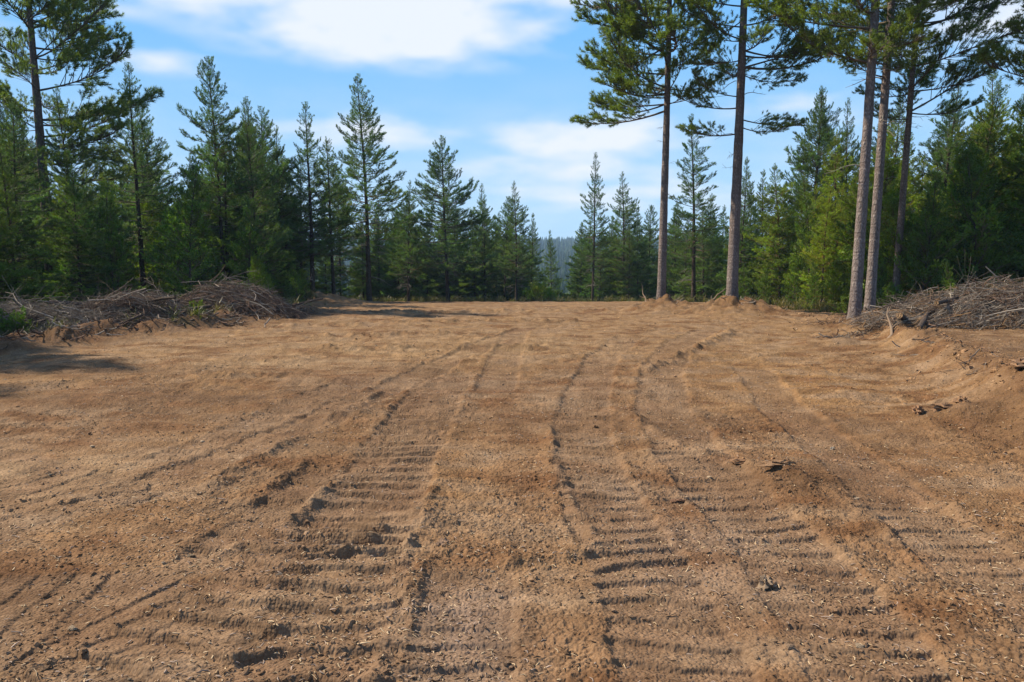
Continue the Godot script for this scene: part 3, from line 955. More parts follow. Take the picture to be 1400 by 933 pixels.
func make_forest() -> void:
	rng.seed = 909
	var tall := []
	for i in 5:
		tall.append(make_tree("tall_conifer", {"h": 9.0, "r": 0.115, "clear": [0.26, 0.32, 0.20, 0.20, 0.30][i], "w": [1.55, 1.75, 1.85, 2.4, 1.7][i], "step": 0.29, "low": [0.0, -6.0, 4.0, -4.0, 2.0][i], "top": 52.0, "shape": [0.75, 0.6, 0.85, 0.75, 0.7][i], "many": 7,
			"set": mid_boughs, "nominal": 1.6, "dead": 22, "miss": 0.16, "tone": [Color(0.95, 1, 1.05), Color(0.9, 0.98, 1.0), Color(1, 1, 0.95), Color(0.88, 0.95, 1.0), Color(1.05, 1.05, 0.9)][i]}))
	var full := []
	for i in 3:
		full.append(make_tree("young_spruce", {"h": 6.5, "r": 0.075, "clear": 0.03, "w": [1.45, 1.75, 1.35, 1.4][i], "step": 0.27, "low": [-8.0, -14.0, -4.0, -10.0][i], "top": 50.0, "shape": [0.85, 0.95, 0.8, 0.9][i], "many": 7,
			"set": thick_boughs, "nominal": 1.3, "miss": 0.05, "tone": [Color(1.0, 1.0, 1.0), Color(0.85, 0.95, 0.95), Color(1.25, 1.15, 0.85), Color(0.9, 0.95, 0.9)][i]}))
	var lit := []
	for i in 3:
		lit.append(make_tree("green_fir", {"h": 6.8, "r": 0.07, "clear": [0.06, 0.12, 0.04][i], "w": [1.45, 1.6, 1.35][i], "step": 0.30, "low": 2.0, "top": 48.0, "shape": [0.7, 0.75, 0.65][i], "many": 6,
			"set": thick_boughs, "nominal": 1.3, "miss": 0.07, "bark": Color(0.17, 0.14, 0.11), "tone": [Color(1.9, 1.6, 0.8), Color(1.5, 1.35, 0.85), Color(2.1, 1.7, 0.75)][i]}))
	var leafy := []
	for i in 2:
		leafy.append(make_tree("leafy_sapling", {"h": 4.4, "r": 0.04, "clear": 0.12, "w": [1.2, 1.4, 1.1][i], "step": 0.30, "low": 18.0, "top": 62.0, "shape": [0.5, 0.45, 0.55][i], "many": 5,
			"set": leaf_boughs, "nominal": 1.2, "miss": 0.12, "bark": Color(0.15, 0.13, 0.11), "lean": 2.0, "tone": [Color(1.1, 1.1, 0.9), Color(1.5, 1.3, 0.7)][i]}))
	# trees one can tell apart: [kind, x, z, height, label]
	var named := [
		[tall[0], -13.62, -27.0, 8.5, "slender pointed conifer behind the greyer brush pile, first clear spire"],
		[tall[1], -11.02, -28.0, 9.0, "broad domed conifer behind the two left brush piles, bushiest top on that side"],
		[tall[2], -10.05, -29.0, 7.8, "narrow conifer just right of the broad domed one, above the browner brush pile"],
		[tall[0], -9.28, -34.0, 8.9, "slim conifer with clear lower trunk past the right end of the left brush piles"],
		[tall[4], -8.65, -35.5, 7.7, "thin conifer tucked between the slim one and the tallest crest tree"],
		[tall[4], -7.43, -38.0, 11.3, "tallest conifer on the far crest, open tiers of boughs"],
		[tall[2], -5.97, -42.0, 6.8, "small spire between the tallest crest conifer and the wide dark one"],
		[tall[3], -3.68, -42.0, 9.2, "wide dark pyramid shaped conifer on the far crest"],
		[tall[2], -1.67, -46.0, 6.4, "low narrow conifer right of the wide dark pyramid on the crest"],
		[tall[2], 0.26, -44.0, 7.1, "solitary pyramid conifer bordering the left side of the valley gap"],
		[full[0], 3.37, -62.0, 6.5, "little spruce standing alone in the valley gap before the blue hills"],
		[tall[0], 4.85, -44.0, 8.7, "pointed conifer bordering the right side of the valley gap"],
		[tall[2], 6.98, -46.0, 8.0, "conifer between the pointed one by the gap and the slim lone pine"],
		[tall[1], 9.3, -50.0, 6.6, "small conifer top half hidden by the slim lone pine's trunk"],
		[tall[0], 8.95, -36.0, 8.9, "straight conifer framed between the trunks of the two lone pines"],
		[full[0], 10.56, -34.0, 6.5, "dark spruce just right of the thick lone pine's trunk"],
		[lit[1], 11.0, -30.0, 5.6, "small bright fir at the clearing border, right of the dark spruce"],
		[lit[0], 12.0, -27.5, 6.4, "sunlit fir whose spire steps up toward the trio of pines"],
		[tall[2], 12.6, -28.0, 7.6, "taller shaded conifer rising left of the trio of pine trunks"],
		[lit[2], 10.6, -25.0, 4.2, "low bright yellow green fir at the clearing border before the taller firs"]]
	for a in named:
		var root: Node3D = a[0]
		var hh: float = 9.0 if root in tall else 6.5 if root in full else 6.8
		copy_of(root, Vector3(a[1], land(a[1], a[2]) - 0.05, a[2]), rng.randf() * TAU, a[3] / hh, a[4], "")
	# the mass behind: [kinds, x from, x to, z from, z to, count, height from, to, label, group]
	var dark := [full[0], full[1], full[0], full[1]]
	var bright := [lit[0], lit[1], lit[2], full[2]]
	var zones := [
		[tall, -24.0, -13.5, -18.0, -27.0, 13, 5.5, 7.4, "dark tall conifer in the shaded wood at the left", "tall conifers of the shaded left wood"],
		[full, -20.0, -12.5, -16.0, -26.0, 24, 3.2, 5.4, "dark young spruce in the shaded wood behind the left brush piles", "young spruces of the shaded left wood"],
		[leafy, -17.0, -9.5, -22.5, -30.0, 13, 3.2, 4.8, "leafy green sapling in the wood behind the left brush piles", "leafy saplings of the left wood"],
		[dark, -24.0, -9.5, -27.0, -44.0, 34, 4.5, 7.0, "dark young spruce in the shaded wood behind the left brush piles", "young spruces of the shaded left wood"],
		[tall, -26.0, -10.5, -29.0, -46.0, 24, 7.0, 9.5, "dark tall conifer in the shaded wood at the left", "tall conifers of the shaded left wood"],
		[dark, -10.0, 2.0, -45.0, -60.0, 30, 4.5, 6.5, "dark young spruce on the slope beyond the far crest", "young spruces beyond the crest"],
		[tall, -10.0, 1.5, -46.0, -60.0, 14, 6.0, 8.0, "conifer on the slope beyond the far crest, left of the valley gap", "conifers beyond the crest"],
		[dark, 4.6, 14.0, -44.0, -60.0, 24, 4.5, 6.5, "dark young spruce on the slope beyond the crest, right of the valley gap", "young spruces beyond the crest at the right"],
		[full, -1.0, 6.0, -66.0, -95.0, 16, 5.0, 7.0, "spruce far down the slope in the valley gap", "spruces down in the valley gap"],
		[dark, 9.6, 16.0, -32.0, -44.0, 16, 4.5, 6.5, "dark young spruce in the wood behind the two lone pines", "young spruces behind the lone pines"],
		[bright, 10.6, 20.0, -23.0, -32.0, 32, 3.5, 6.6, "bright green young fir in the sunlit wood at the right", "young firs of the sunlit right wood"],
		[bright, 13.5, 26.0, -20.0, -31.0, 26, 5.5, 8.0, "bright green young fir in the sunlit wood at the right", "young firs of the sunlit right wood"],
		[tall, 13.0, 28.0, -21.0, -34.0, 16, 7.5, 9.5, "tall conifer in the sunlit wood at the right", "tall conifers of the right wood"],
		[leafy, 10.8, 18.0, -19.0, -27.0, 10, 3.0, 4.5, "leafy green sapling in the wood behind the right brush pile", "leafy saplings of the right wood"],
		[leafy, 9.6, 11.6, -18.5, -32.0, 9, 0.9, 1.9, "small sapling", "small saplings along the clearing border"],
		[leafy, -10.0, -6.8, -20.0, -33.0, 7, 0.9, 1.8, "small sapling", "small saplings along the clearing border"],
		[tall, -17.0, -13.5, -6.0, -14.0, 6, 8.5, 11.0, "dark tall conifer in the shaded wood at the left", "tall conifers of the shaded left wood"],
		[dark, -17.0, -12.6, -10.0, -15.0, 9, 5.0, 7.5, "dark young spruce in the shaded wood behind the left brush piles", "young spruces of the shaded left wood"]]
	var taken := []
	var placed := {}
	for zn in zones:
		var made := 0
		var tries := 0
		while made < zn[5] and tries < zn[5] * 30:
			tries += 1
			var p := Vector2(rv(zn[1], zn[2]), rv(zn[4], zn[3]))
			if bare(p.x, p.y) > (0.6 if zn[7] < 2.0 else 0.1): continue
			# the stems of the trees that stand clear keep showing
			var hides := false
			for w in [[-0.504, -27.0], [-0.394, -28.0], [-0.273, -34.0], [-0.195, -38.0], [0.249, -36.0], [-0.633, -24.0]]:
				if absf(p.x / -p.y - w[0]) < 0.032 and p.y > w[1]: hides = true
			if hides and zn[7] > 2.0: continue
			var near := false
			for o in taken:
				if p.distance_squared_to(o) < 1.0: near = true
			if near: continue
			# keep the view down the valley open
			if p.y < -41.0 and p.x / -p.y > 0.028 and p.x / -p.y < 0.092: continue
			if p.x / -p.y > 0.80: continue
			taken.append(p)
			var kinds: Array = zn[0]
			var root: Node3D = kinds[rng.randi() % kinds.size()]
			var hh: float = 9.0 if root in tall else 6.5 if root in full else 6.8 if root in lit else 4.4
			var o := copy_of(root, Vector3(p.x, land(p.x, p.y) - 0.05, p.y), rng.randf() * TAU, rv(zn[6], zn[7]) / hh, zn[8], zn[9])
			var what: String = "tall conifer" if root in tall else "bright green fir" if root in bright else "dark spruce" if root in full else "small leafy sapling" if zn[7] < 2.0 else "leafy sapling"
			var key := what + " " + whereabouts(p.x / -p.y)
			if not placed.has(key): placed[key] = []
			placed[key].append(o)
			made += 1
	var rank := ["foremost", "second from the front", "third from the front", "fourth from the front", "fifth from the front", "sixth from the front", "seventh from the front", "eighth from the front", "ninth from the front", "tenth from the front", "eleventh from the front", "twelfth from the front", "thirteenth from the front", "fourteenth from the front", "fifteenth from the front", "sixteenth from the front"]
	for key in placed:
		var row: Array = placed[key]
		row.sort_custom(func(a, b): return a.position.z > b.position.z)
		for i in row.size():
			row[i].set_meta("label", key if row.size() == 1 else key + ", " + (rank[i] if i < rank.size() else "far back in the wood"))
	for k in [tall, full, lit, leafy]:
		for t in k: t.free()

# what a line of sight passes, from the left border to the right
func whereabouts(t: float) -> String:
	for w in [[-0.70, "beyond the left border"], [-0.62, "behind the low debris heap at the left"], [-0.56, "beside the tall dark pine at the left"], [-0.47, "behind the greyer left brush pile"],
		[-0.39, "behind the reddish pile's near half"], [-0.31, "behind the reddish pile's far half"], [-0.24, "past the end of the left brush piles"], [-0.16, "around the tallest crest conifer"],
		[-0.06, "around the wide dark crest pyramid"], [0.02, "left of the valley gap"], [0.10, "down in the valley gap"], [0.18, "right of the valley gap"], [0.23, "behind the slim lone pine"],
		[0.275, "between the two lone pines"], [0.33, "behind the thick lone pine"], [0.40, "right of the thick lone pine"], [0.46, "left of the pine trio"], [0.52, "behind the pine trio"],
		[0.60, "above the right pile's near end"], [0.72, "above the right pile's far end"]]:
		if t < w[0]: return w[1]
	return "beyond the right border"

func make_far_hills() -> void:
	# the wooded ridge across the valley: far-off wood that reads as one mass
	rng.seed = 77
	var b := Builder.new()
	for lvl in 4:
		var y0 := 1.5 + lvl * 1.9
		var rr := 1.9 - lvl * 0.45
		for k in 9:
			var a := TAU * k / 9.0 + lvl * 0.4 + rv(-0.2, 0.2)
			var o := Vector3(cos(a), 0, sin(a)) * rr * rv(0.7, 1.2)
			var s := Vector3(-sin(a), 0, cos(a)) * rr * 0.42
			b.tri(o + s + Vector3(0, y0 + rv(-0.4, 0.2), 0), o - s + Vector3(0, y0 + rv(-0.4, 0.2), 0), Vector3(0, y0 + 2.9, 0), Color(0.045, 0.075, 0.035), Color(0.055, 0.09, 0.04))
	b.tube(PackedVector3Array([Vector3(0, -0.5, 0), Vector3(0, 3, 0), Vector3(0, 9, 0)]), PackedFloat32Array([0.16, 0.12, 0.02]), 4, Color(0.1, 0.08, 0.06), Color(0.1, 0.08, 0.06))
	var m := ArrayMesh.new()
	b.into(m, M.needle)
	var where := []
	var tint := []
	while where.size() < 26000:
		var d := sqrt(rv(105.0 * 105.0, 1080.0 * 1080.0))
		var x := d * rv(-0.75, 0.75)
		if d < 170.0 and absf(x / d - 0.06) < 0.03: continue
		var s := rv(0.7, 1.3)
		where.append(Transform3D(Basis(Vector3.UP, rng.randf() * TAU).scaled(Vector3(s * rv(0.9, 1.3), s, s * rv(0.9, 1.3))), Vector3(x, land(x, -d), -d)))
		var g := rv(0.7, 1.35)
		tint.append(Color(g * rv(0.85, 1.25), g, g))
	var o := copies_of("distant_forest", m, where, tint, self, "stuff")
	tag(o, "hazy blue green forest covering the hills across the valley", "forest", "", "stuff")

# ------------------------------------------------------------------ brush piles

func stick_mesh(L: float, r0: float, forks: int, col: Color) -> ArrayMesh:
	var b := Builder.new()
	var pts := PackedVector3Array()
	var rad := PackedFloat32Array()
	var bx := rv(-0.12, 0.12)
	for i in 6:
		var s := i / 5.0
		pts.append(Vector3(L * (s - 0.5), L * (bx * sin(s * PI) + rv(-0.02, 0.02)), L * (rv(-0.03, 0.03) + 0.06 * sin(s * 5.0))))
		rad.append(lerpf(r0, r0 * 0.3, s))
	b.tube(pts, rad, 5, col, col * 0.85)
	for k in forks:
		var i := 1 + rng.randi() % 4
		var d := Vector3(rv(0.5, 1.0), rv(-0.6, 0.7), rv(-0.8, 0.8)).normalized() * L * rv(0.15, 0.42)
		b.tube(PackedVector3Array([pts[i], pts[i] + d * 0.5 + Vector3(0, rv(-0.03, 0.03), 0), pts[i] + d]), PackedFloat32Array([rad[i] * 0.55, rad[i] * 0.4, 0.002]), 4, col, col * 0.8)
	var m := ArrayMesh.new()
	b.into(m, M.wood)
	return m

func log_mesh(L: float, r: float, col: Color) -> ArrayMesh:
	var b := Builder.new()
	var pts := PackedVector3Array()
	var rad := PackedFloat32Array()
	var by := rv(-0.05, 0.05)
	for i in 6:
		var s := i / 5.0
		pts.append(Vector3(L * (s - 0.5), L * by * sin(s * PI), L * rv(-0.012, 0.012)))
		rad.append(r * lerpf(1.0, 0.72, s) * rv(0.93, 1.07))
	b.tube(pts, rad, 9, col, col * 0.9)
	# pale sawn ends
	for e in [0, 5]:
		for j in 9:
			var a0 := TAU * j / 9.0
			var a1 := TAU * (j + 1) / 9.0
			var c: Vector3 = pts[e] + Vector3(0.004 if e == 5 else -0.004, 0, 0)
			b.tri(c, c + Vector3(0, cos(a0), sin(a0)) * rad[e] * 0.97, c + Vector3(0, cos(a1), sin(a1)) * rad[e] * 0.97, Color(0.42, 0.29, 0.17), Color(0.42, 0.29, 0.17))
	for k in 3:
		var p := pts[1 + rng.randi() % 4]
		var d := Vector3(rv(0.2, 0.8), rv(-1, 1), rv(-1, 1)).normalized() * rv(0.08, 0.25)
		b.tube(PackedVector3Array([p, p + d]), PackedFloat32Array([r * 0.3, r * 0.12]), 5, col, col)
	var m := ArrayMesh.new()
	b.into(m, M.bark)
	return m

func mound_mesh(rx: float, rz: float, h: float, seed_at: float, col: Color) -> ArrayMesh:
	var b := Builder.new()
	var rings := 16
	var sides := 36
	var grid := []
	for i in rings + 1:
		var t := float(i) / rings
		for j in sides:
			var a := TAU * j / sides
			var k := 1.0 + 0.22 * n1.get_noise_2d(cos(a) * 1.5 + seed_at, sin(a) * 1.5)
			var x := cos(a) * t * rx * k
			var z := sin(a) * t * rz * k
			var y := h * (pow(1.0 - t * t, 1.2)) * (1.0 + 0.35 * n1.get_noise_2d(x * 2.2 + seed_at, z * 2.2)) + 0.06 * n1.get_noise_2d(x * 7.0, z * 7.0 + seed_at) - 0.12 * t
			grid.append(Vector3(x, y, z))
	for i in rings:
		for j in sides:
			var p: Vector3 = grid[i * sides + j]
			var q: Vector3 = grid[i * sides + (j + 1) % sides]
			var r: Vector3 = grid[(i + 1) * sides + j]
			var s: Vector3 = grid[(i + 1) * sides + (j + 1) % sides]
			var g := rv(0.8, 1.2)
			var c := Color(col.r * g, col.g * g, col.b * g)
			b.tri(p, r, s, c, c)
			b.tri(p, s, q, c, c)
	var m := ArrayMesh.new()
	b.into(m, M.clod)
	return m

func make_pile(label: String, at: Vector2, turn: float, rx: float, rz: float, h: float, n_branch: int, n_twig: int, tones: Array, earth: Color) -> void:
	var y := shape_h(at.x, at.y)
	var t := thing("brush_pile", label, "brush pile", Vector3(at.x, y, at.y), turn)
	part("earth", mound_mesh(rx * 0.92, rz * 0.92, h * 0.78, at.x * 3.1, earth), null, t)
	var sticks := []
	for i in 8:
		sticks.append(stick_mesh(rv(0.7, 1.7), rv(0.005, 0.013), 5 + rng.randi() % 5, Color.WHITE * 0.9))
	for i in n_branch:
		var col: Color = tones[rng.randi() % tones.size()]
		var g := rv(0.7, 1.25)
		var key := "stick_%d" % int(g * 6.0 + tones.find(col) * 20.0)
		if not M.has(key):
			var m := surface(0.9, 0.25)
			m.albedo_color = Color(col.r * g, col.g * g, col.b * g).linear_to_srgb()
			M[key] = m
		var o := part("branch", sticks[rng.randi() % 8], M[key], t)
		o.transform = pile_spot(rx, rz, h, 0.0)
	for i in 9:
		var g := rv(0.7, 1.1)
		var o := part("log", log_mesh(rv(0.8, 2.2), rv(0.028, 0.06), Color(0.20, 0.16, 0.135) * g), null, t)
		var spot := pile_spot(rx * 0.95, rz * 1.05, h * 0.8, 0.0)
		o.transform = Transform3D(Basis(Vector3.UP, rv(-0.9, 0.9)) * Basis(Vector3(0, 0, 1), rv(-0.3, 0.3)), spot.origin)
	var where := []
	var tint := []
	for i in n_twig:
		var tr := pile_spot(rx * 1.1, rz * 1.1, h, -0.06)
		where.append(tr.scaled_local(Vector3(0.42, 0.42, 0.42) * rv(0.5, 1.4)))
		var col: Color = tones[rng.randi() % tones.size()]
		tint.append(col * rv(0.6, 1.4))
	copies_of("twigs", M.twig, where, tint, t, "stuff")

func pile_spot(rx: float, rz: float, h: float, sink: float) -> Transform3D:
	var rr := sqrt(rng.randf()) * 0.98
	var a := rng.randf() * TAU
	var lumpy := 1.0 + 0.38 * n1.get_noise_2d(cos(a) * rr * rx * 1.3 + h * 50.0, sin(a) * rr * rz * 1.3)
	var p := Vector3(cos(a) * rr * rx, h * lumpy * pow(1.0 - rr * rr, 0.9) * rv(0.62, 1.05) + 0.03 + sink * rng.randf(), sin(a) * rr * rz)
	# follow the slope, mostly along the pile
	var slope := atan2(-h * 1.6 * rr * cos(a), rx)
	var b := Basis(Vector3.UP, rv(-1.2, 1.2) + (PI if rng.randf() < 0.5 else 0.0)) * Basis(Vector3.RIGHT, rng.randf() * TAU)
	b = Basis(Vector3(0, 0, 1), slope + rv(-0.42, 0.42) + (rv(-0.9, 0.9) if rng.randf() < 0.12 else 0.0)) * b
	return Transform3D(b, p)

func make_brush_piles() -> void:
	rng.seed = 3131
	M.twig = stick_mesh(1.3, 0.012, 4, Color.WHITE * 0.9)
	M.root = stick_mesh(1.3, 0.034, 4, Color.WHITE * 0.9)
	var grey := [Color(0.21, 0.172, 0.145), Color(0.15, 0.115, 0.092), Color(0.26, 0.22, 0.185), Color(0.115, 0.08, 0.06)]
	var brown := [Color(0.135, 0.078, 0.054), Color(0.165, 0.102, 0.074), Color(0.09, 0.056, 0.041), Color(0.20, 0.15, 0.12)]
	make_pile("greyer brush pile of tangled branches at the left, second from the left border", Vector2(-8.3, -16.1), 0.15, 1.4, 1.1, 0.68, 170, 2600, grey + brown, Color(0.15, 0.10, 0.068))
	make_pile("reddish brown brush pile of cut branches at the left, nearest the open plot's far side", Vector2(-7.25, -18.6), -0.1, 1.7, 1.25, 0.78, 190, 3000, brown + [brown[0], brown[1]], Color(0.14, 0.09, 0.06))
	make_pile("low scattered heap of grey sticks and debris at the far left border", Vector2(-9.6, -14.1), 0.3, 1.7, 1.2, 0.55, 120, 2000, grey, Color(0.11, 0.08, 0.06))
	var w := []
	var tn := []
	while w.size() < 1100:
		var z := rv(-20.5, -8.5)
		var x := poly_x(windrow, z) + rng.randfn(-0.25, 0.45)
		var k := rv(0.12, 0.5)
		w.append(Transform3D(Basis.from_euler(Vector3(rv(-0.3, 0.3), rng.randf() * TAU, rv(-0.35, 0.35))).scaled_local(Vector3.ONE * k), Vector3(x, shape_h(x, z) + 0.03 + 0.04 * rng.randf(), z)))
		tn.append((grey + brown)[rng.randi() % 8] * rv(0.6, 1.3))
	for spot in [[4.66, -22.6, 0.9, 130], [6.4, -21.2, 1.0, 150], [6.6, -13.4, 0.9, 160], [7.4, -15.6, 1.0, 120], [5.5, -8.6, 0.5, 16], [5.9, -10.5, 0.5, 16]]:
		for i in spot[3]:
			var x: float = spot[0] + rng.randfn(0.0, 0.5) * spot[2]
			var z: float = spot[1] + rng.randfn(0.0, 0.5) * spot[2]
			w.append(Transform3D(Basis.from_euler(Vector3(rv(-0.3, 0.3), rng.randf() * TAU, rv(-0.5, 0.5))).scaled_local(Vector3.ONE * rv(0.08, 0.32)), Vector3(x, shape_h(x, z) + 0.03, z)))
			tn.append((grey + brown)[rng.randi() % 8] * rv(0.6, 1.2))
	var deb := copies_of("root_debris", M.root, w, tn, self, "stuff")
	tag(deb, "broken roots and sticks strewn along the earth banks and pine mounds", "debris", "", "stuff")
	make_pile("long heap of grey weathered branches at the right beside the three tall pines", Vector2(9.5, -13.5), 0.06, 2.9, 1.3, 0.66, 260, 3800, grey + [grey[2], brown[1], Color(0.26, 0.15, 0.075)], Color(0.17, 0.11, 0.068))

# ------------------------------------------------------------------ clods, litter, stones, weeds

func lump_mesh(seed_at: float, rough: float, detail: int) -> ArrayMesh:
	var b := Builder.new()
	var rings := 3 + detail
	var sides := 6 + detail * 2
	var g := []
	for i in rings + 1:
		var la := PI * i / rings
		for j in sides:
			var a := TAU * j / sides
			var d := Vector3(sin(la) * cos(a), cos(la), sin(la) * sin(a))
			var k := 1.0 + rough * n1.get_noise_3d(d.x * 1.6 + seed_at, d.y * 1.6, d.z * 1.6) + rough * 0.5 * n1.get_noise_3d(d.x * 4.0, d.y * 4.0 + seed_at, d.z * 4.0)
			g.append(d * k * Vector3(1.0, 0.7, 0.85))
	for i in rings:
		for j in sides:
			var p: Vector3 = g[i * sides + j]
			var q: Vector3 = g[i * sides + (j + 1) % sides]
			var r: Vector3 = g[(i + 1) * sides + j]
			var s: Vector3 = g[(i + 1) * sides + (j + 1) % sides]
			if i > 0: b.tri(p, q, r, Color.WHITE, Color.WHITE)
			if i < rings - 1: b.tri(q, s, r, Color.WHITE, Color.WHITE)
	var m := ArrayMesh.new()
	b.into(m, M.clod)
	return m

func make_ground_details() -> void:
	rng.seed = 616
	# crumbs of earth, thick near the camera and along banks and ridges
	var where := [[], [], []]
	var tint := [[], [], []]
	var made := 0
	while made < 10000:
		var d := 2.0 * pow(14.0, pow(rng.randf(), 1.1))
		var x := d * rv(-0.85, 0.85)
		var z := -d
		if bare(x, z) < 0.3: continue
		var patch := 0.10 + 0.9 * n2.get_noise_2d(x * 0.9 + 5.0, z * 0.9)
		var q := (x - poly_x(toe, z)) / 0.95
		if q > 0.1 and q < 1.6: patch += 0.4
		if q > 0.75 and q < 1.25: patch += 0.7
		if absf(x - poly_x(windrow, z)) < 0.8: patch += 0.6
		for b in humps:
			if Vector2(x - b[0], z - b[1]).length() < b[2] * 1.1: patch += 0.5
		if rng.randf() > patch: continue
		var s := 0.0035 + 0.005 * pow(rng.randf(), 2.0) + (0.010 * pow(rng.randf(), 8.0))
		if d > 8.0: s *= 1.0 + (d - 8.0) * 0.05
		if q > 0.75 and q < 1.25: s *= 2.2
		var i := made % 3
		full_h(x, z, d)
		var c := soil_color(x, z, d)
		var g := rv(0.95, 1.4)
		where[i].append(Transform3D(Basis.from_euler(Vector3(rv(-0.5, 0.5), rng.randf() * TAU, rv(-0.5, 0.5))).scaled_local(Vector3(s * rv(0.8, 1.6), s, s)), Vector3(x, full_h(x, z, d) + s * 0.25, z)))
		tint[i].append(Color(c.r * g, c.g * g, c.b * g))
		made += 1
	var lumps := [lump_mesh(1.0, 0.6, 0), lump_mesh(5.0, 0.7, 0), lump_mesh(9.0, 0.55, 1)]
	for i in 3:
		var o := copies_of(numbered("soil_crumbs"), lumps[i], where[i], tint[i], self, "stuff")
		tag(o, "crumbs of loose earth scattered over the bare plot", "soil", "", "stuff")
	# broken straw, bark and root bits
	var bit := Builder.new()
	bit.tube(PackedVector3Array([Vector3(-0.5, 0, 0), Vector3(0, 0.05, 0.06), Vector3(0.5, 0, 0)]), PackedFloat32Array([0.05, 0.06, 0.03]), 3, Color.WHITE, Color.WHITE)
	var bm := ArrayMesh.new()
	bit.into(bm, M.wood)
	var w2 := []
	var t2 := []
	while w2.size() < 16000:
		var d := 2.0 * pow(12.0, pow(rng.randf(), 1.05))
		var x := d * rv(-0.85, 0.85)
		var z := -d
		if bare(x, z) < 0.3: continue
		if rng.randf() > 0.45 + 0.9 * n2.get_noise_2d(x * 0.7 + 35.0, z * 0.7): continue
		var l := rv(0.008, 0.028) * (1.0 + 1.5 * pow(rng.randf(), 14.0)) * (1.0 if d < 6.0 else 1.0 + (d - 6.0) * 0.06)
		w2.append(Transform3D(Basis.from_euler(Vector3(rv(-0.3, 0.3), rng.randf() * TAU, rv(-0.35, 0.35))).scaled_local(Vector3(l, 0.055 * rv(0.6, 1.3), 0.055 * rv(0.6, 1.3))), Vector3(x, full_h(x, z, d) + 0.003, z)))
		var k := rng.randf()
		var c := Color(0.36, 0.26, 0.165) if k < 0.30 else Color(0.14, 0.085, 0.05) if k < 0.75 else Color(0.27, 0.20, 0.16)
		t2.append(c * rv(0.7, 1.2))
	var o2 := copies_of("wood_litter", bm, w2, t2, self, "stuff")
	tag(o2, "fine bits of straw, bark and root lying all over the bare plot", "litter", "", "stuff")
	# small pale pebbles
	var w3 := []
	var t3 := []
	while w3.size() < 220:
		var d := 2.3 * pow(9.0, rng.randf())
		var x := d * rv(-0.85, 0.85)
		if bare(x, -d) < 0.5: continue
		var s := 0.006 + 0.012 * pow(rng.randf(), 4.0)
		w3.append(Transform3D(Basis(Vector3.UP, rng.randf() * TAU).scaled_local(Vector3(s * 1.3, s * 0.8, s)), Vector3(x, full_h(x, -d, d) + s * 0.3, -d)))
		t3.append(Color(0.40, 0.31, 0.22) * rv(0.6, 1.3))
	var o3 := copies_of("pebbles", lumps[2], w3, t3, self, "stuff")
	tag(o3, "small pale pebbles lying on the bare earth", "pebbles", "", "stuff")
	make_single_lumps()
	make_weeds()

func make_single_lumps() -> void:
	# [x, z, size, turn, tone, kind, label]
	var earth := Color(0.24, 0.14, 0.08)
	for a in [
		[1.205, -3.28, Vector3(0.028, 0.050, 0.042), 0.2, Color(0.42, 0.31, 0.22), "stone", "single pale stone standing on edge in the earth of the foreground"],
		[1.83, -4.86, Vector3(0.115, 0.035, 0.05), 0.3, Color(0.235, 0.145, 0.085), "clod", "flat broken slab of earth with a dark hollow beneath it"],
		[1.66, -5.12, Vector3(0.10, 0.03, 0.045), 0.1, earth, "clod", "smaller flat clod just behind the broken earth slab"],
		[3.78, -6.66, Vector3(0.07, 0.085, 0.06), 0.9, Color(0.21, 0.125, 0.075), "clod", "dark upright root clod at the foot of the right bank, first of three"],
		[3.98, -6.60, Vector3(0.11, 0.07, 0.08), 0.1, Color(0.20, 0.12, 0.07), "clod", "middle and widest root clod at the foot of the right bank"],
		[4.16, -6.62, Vector3(0.075, 0.09, 0.07), 2.1, Color(0.20, 0.12, 0.07), "clod", "dark root clod farthest up the foot of the right bank"],
		[5.02, -7.05, Vector3(0.20, 0.08, 0.10), 0.5, Color(0.21, 0.13, 0.08), "clod", "big torn clod overhanging the top of the right bank"],
		[1.05, -4.45, Vector3(0.06, 0.022, 0.03), 0.2, Color(0.19, 0.11, 0.07), "clod", "small dark clod lying in the bending track"],
		[-0.36, -3.66, Vector3(0.045, 0.035, 0.04), 1.2, Color(0.24, 0.16, 0.11), "clod", "crumbly clod at the head of the faint short track in the foreground"],
		[2.55, -5.65, Vector3(0.018, 0.014, 0.016), 1.0, Color(0.55, 0.47, 0.38), "stone", "tiny pale pebble on the ochre earth below the right bank"]]:
		var o := MeshInstance3D.new()
		o.name = numbered("stone" if a[5] == "stone" else "earth_clod")
		o.mesh = lump_mesh(a[0] * 7.0 + a[1], 0.75, 5)
		var m: StandardMaterial3D = (M.stone if a[5] == "stone" else M.clod).duplicate()
		m.albedo_color = (a[4] * (1.0 if a[5] == "stone" else 1.45) as Color).linear_to_srgb()
		o.material_override = m
		add_child(o, true)
		var s: Vector3 = a[2] if a[5] == "stone" else a[2] * Vector3(0.85, 0.62, 0.85)
		o.transform = Transform3D(Basis(Vector3.UP, a[3]).scaled_local(s), Vector3(a[0], full_h(a[0], a[1], 5.0) + s.y * 0.45, a[1]))
		tag(o, a[6], "stone" if a[5] == "stone" else "clod")
	# sticks poking out of the mounds round the two lone pines
	for a in [[4.05, -22.3, 0.9, "short broken roots sticking up left of the slim lone pine's base"], [5.85, -20.9, 0.7, "broken root sticking up left of the thick lone pine's base"], [6.55, -12.6, 0.8, "pale broken stump end at the top of the far end of the right bank"]]:
		var o := MeshInstance3D.new()
		o.name = numbered("broken_root")
		o.mesh = stick_mesh(a[2], 0.035, 4, Color(0.20, 0.14, 0.10))
		add_child(o, true)
		o.transform = Transform3D(Basis.from_euler(Vector3(0.2, rng.randf() * 2.0, 0.7)), Vector3(a[0], shape_h(a[0], a[1]) + 0.12, a[1]))
		tag(o, a[3], "root")

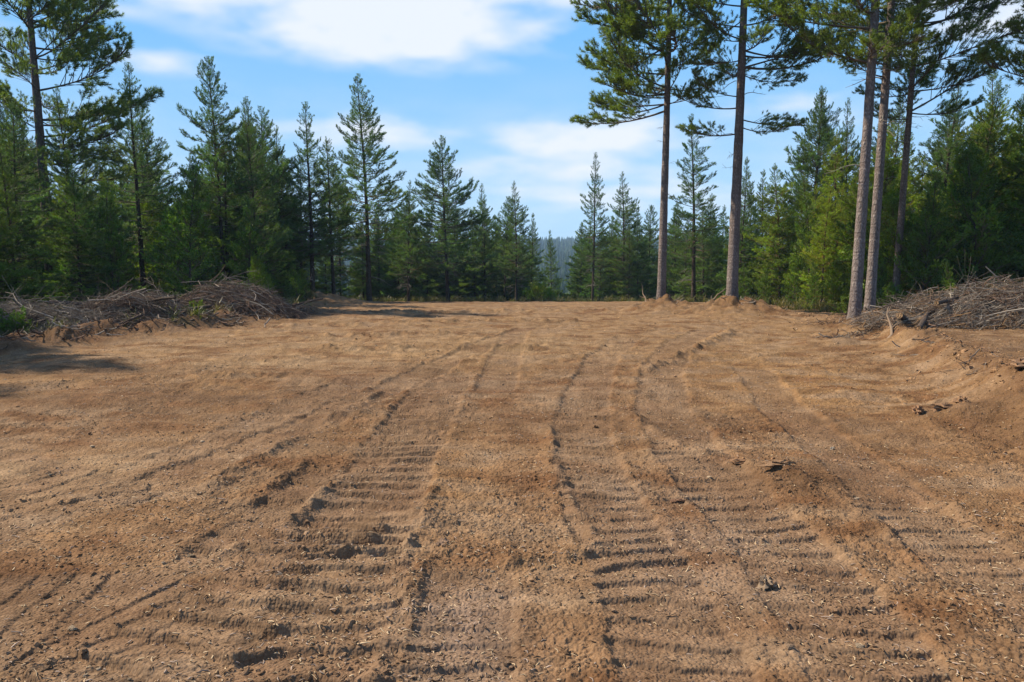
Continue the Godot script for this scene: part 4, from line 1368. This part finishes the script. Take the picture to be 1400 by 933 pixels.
func make_weeds() -> void:
	# a yellowish bush on the crest in the valley gap, weeds by the left piles, grass under the right wood
	rng.seed = 88
	var at := [[1.55, -42.6, 1.15, "pale yellowish bush at the crest, in front of the valley gap"], [2.25, -43.2, 0.8, "smaller bush right of the pale yellowish one on the crest"],
		[-7.85, -16.0, 0.55, "green weed growing out of the earth between the two left brush piles"], [-9.0, -13.2, 0.6, "bushy weed among the grey sticks at the far left border"], [-7.3, -17.0, 0.5, "low green weed in front of the reddish brown brush pile"],
		[10.0, -19.2, 0.8, "bright green shrub right behind the trio of pine trunks"], [8.6, -18.6, 0.6, "small bright shrub between the trunks of the pine trio"]]
	for a in at:
		var t := thing("low_bush", a[3], "bush", Vector3(a[0], shape_h(a[0], a[1]) - 0.03, a[1]))
		var stems := Builder.new()
		var w := []
		var tn := []
		for k in 16:
			var az := rng.randf() * TAU
			var el := deg_to_rad(rv(25, 85))
			w.append(bough_at(Vector3(rv(-0.1, 0.1), rv(0.0, 0.15), rv(-0.1, 0.1)) * a[2], az, el, a[2] / 1.2 * rv(0.5, 1.0), rv(-1, 1)))
			var y: float = 1.8 if a[1] < -40.0 else 1.1
			tn.append(Color(y * rv(0.9, 1.3), y * rv(0.85, 1.1), 0.9))
		for k in 5:
			var e: Vector3 = Vector3(rv(-0.4, 0.4), rv(0.4, 0.8), rv(-0.4, 0.4)) * a[2]
			stems.tube(PackedVector3Array([Vector3.ZERO, e * 0.5, e]), PackedFloat32Array([0.012, 0.008, 0.003]), 4, Color(0.12, 0.09, 0.06), Color(0.12, 0.09, 0.06))
		var sm := ArrayMesh.new()
		stems.into(sm, M.wood)
		part("stem", sm, null, t)
		part("foliage", merged([leaf_boughs[rng.randi() % 3]], [w], [tn]), null, t)
	# tufts along the foot of the woods
	var b := Builder.new()
	for k in 22:
		var az := rng.randf() * TAU
		var d := Vector3(cos(az) * rv(0.1, 0.5), rv(0.5, 1.0), sin(az) * rv(0.1, 0.5)) * rv(0.5, 1.0)
		var s := Vector3(-sin(az), 0, cos(az)) * 0.03
		b.tri(-s, s, d * 0.6, Color.WHITE, Color.WHITE)
		b.tri(d * 0.6 - s * 0.6, d * 0.6 + s * 0.6, d + Vector3(cos(az), -0.4, sin(az)) * 0.15, Color.WHITE, Color.WHITE)
	var gm := ArrayMesh.new()
	b.into(gm, M.leaf)
	var gw := []
	var gt := []
	while gw.size() < 9000:
		var z := rv(-46.0, -9.0)
		var x := rv(-22.0, 24.0)
		var edge := bare(x, z)
		if edge > 0.8 or (edge < 0.02 and rng.randf() < 0.6): continue
		var s := rv(0.10, 0.36) if edge > 0.3 else rv(0.2, 0.6)
		gw.append(Transform3D(Basis(Vector3.UP, rng.randf() * TAU).scaled(Vector3(s, s, s)), Vector3(x, shape_h(x, z) - 0.02, z)))
		gt.append(Color(0.07, 0.085, 0.025).lerp(Color(0.16, 0.12, 0.05), rng.randf()) * rv(0.7, 1.3))
	var o := copies_of("undergrowth", gm, gw, gt, self, "stuff")
	tag(o, "rough grass and low weeds covering the forest floor", "undergrowth", "", "stuff")
